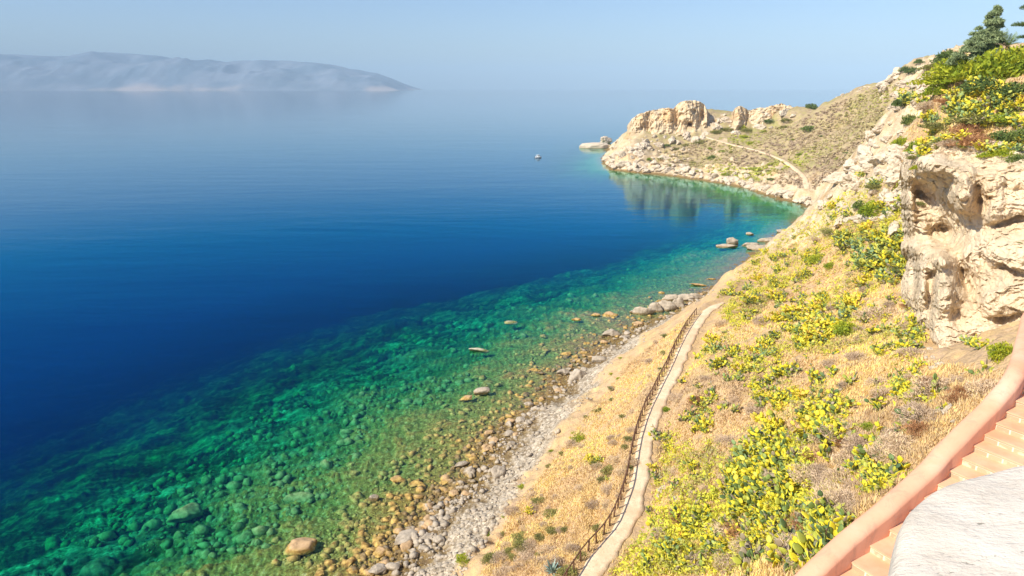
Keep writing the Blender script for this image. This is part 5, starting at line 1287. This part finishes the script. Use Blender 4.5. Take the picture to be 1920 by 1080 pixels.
# ------------------------------------------------------------------ boat
def boat():
    x, y, _ = Pz(1009, 296, 0); r_ = tag(empty('motor_boat', (x, y, 0), math.radians(15)), 'small white motor boat alone on the open water left of the headland', 'boat'); r_.scale = (1.2, 1.2, 1.2)
    wm = NM('white_boat_paint'); wm = wm.bsdf((.86, .87, .82), .45, None, .4); dk = NM('dark_hull_paint'); dk = dk.bsdf((.05, .06, .08), .4); gl = NM('dark_boat_glass'); gl = gl.bsdf((.03, .05, .07), .1, None, .6)
    def hull(z0, z1, k0, k1):
        vs = []; xs = np.linspace(-1.7, 2.0, 12)
        for z, k in ((z0, k0), (z1, k1)):
            wy = np.array([.78 * math.sqrt(max(0, 1 - ((q + .4) / 2.4) ** 2)) if q > -.4 else .78 for q in xs]) * k
            xx = np.where(xs > 0, xs * (0.9 + .1 * k1 if k == k1 else .88), xs)
            vs += [(a, b, z) for a, b in zip(xx, wy)] + [(a, -b, z) for a, b in zip(xx, wy)]
        n = 12; f = []
        for i in range(n - 1):
            f += [[i, i + 1, 2 * n + i + 1, 2 * n + i], [n + i + 1, n + i, 3 * n + i, 3 * n + i + 1], [2 * n + i, 2 * n + i + 1, 3 * n + i + 1, 3 * n + i], [i + 1, i, n + i, n + i + 1]]
        f += [[0, 2 * n, 3 * n, n], [n - 1, 2 * n - 1, 4 * n - 1, 3 * n - 1]]
        return vs, f
    link_mesh('lower_hull', *hull(-.25, .14, .72, .95), dk, r_); link_mesh('upper_hull', *hull(.142, .75, .96, 1.0), wm, r_)
    def bx(name, lo, hi, mt, par, tp=1.0):
        x0, y0, z0 = lo; x1, y1, z1 = hi; cx = (x0 + x1) / 2
        v = [(x0, y0, z0), (x1, y0, z0), (x1, y1, z0), (x0, y1, z0)] + [(cx + (a - cx) * tp, b * tp, z1) for a, b in ((x0, y0), (x1, y0), (x1, y1), (x0, y1))]
        return link_mesh(name, v, [[0, 3, 2, 1], [4, 5, 6, 7], [0, 1, 5, 4], [1, 2, 6, 5], [2, 3, 7, 6], [3, 0, 4, 7]], mt, par)
    cab = bx('cabin', (-.5, -.55, .752), (.9, .55, 1.5), wm, r_, .85); bx('window', (-.35, -.56, 1.02), (.72, .56, 1.3), gl, cab, .98)
    bx('roof', (-1.2, -.62, 1.56), (.8, .62, 1.64), wm, r_, .96); bx('outboard_motor', (-2.0, -.15, .1), (-1.72, .15, 1.0), dk, r_, .8)
    for sx, sy in ((-1.05, .5), (-1.05, -.5)): link_mesh('roof_post', *tube([(sx, sy, .74), (sx, sy, 1.15), (sx, sy, 1.57)], .03), wm, r_)
boat()
def agave():
    x, y, z, _ = [float(q[0]) for q in hit(1036, 1074)]; AG = leafy('blue_agave_leaf', [(0, (.16, .24, .20)), (1, (.38, .48, .40))], .5, 0, 0, .3)
    vs, fs, ts, c = [], [], [], 0; g = np.random.default_rng(9)
    for i in range(26):
        a = i * 2.4; el = .25 + 1.1 * (i / 26); L_ = g.uniform(.8, 1.15); d = np.array([math.cos(a) * math.cos(el), math.sin(a) * math.cos(el), math.sin(el)]); sd = np.array([-math.sin(a), math.cos(a), 0])
        up = np.cross(d, sd)
        p0, p1, p2 = d * .05, d * L_ * .45, d * L_ + np.array([0, 0, -.1])
        vs += [p0 - sd * .07, p0 + sd * .07, p1 + sd * .10, p1 - sd * .10, p2, p1 - up * .05]; fs += [[c, c + 1, c + 2], [c, c + 2, c + 5], [c, c + 5, c + 3], [c + 3, c + 5, c + 4], [c + 5, c + 2, c + 4]]; ts += [g.random()] * 6; c += 6
    o = link_mesh('agave', np.array(vs), np.array(fs), AG, attrs={'tone': np.array(ts)}); o.location = (x, y, z)
    tag(o, 'blue grey agave rosette at the bottom edge left of the path', 'plant')
agave()
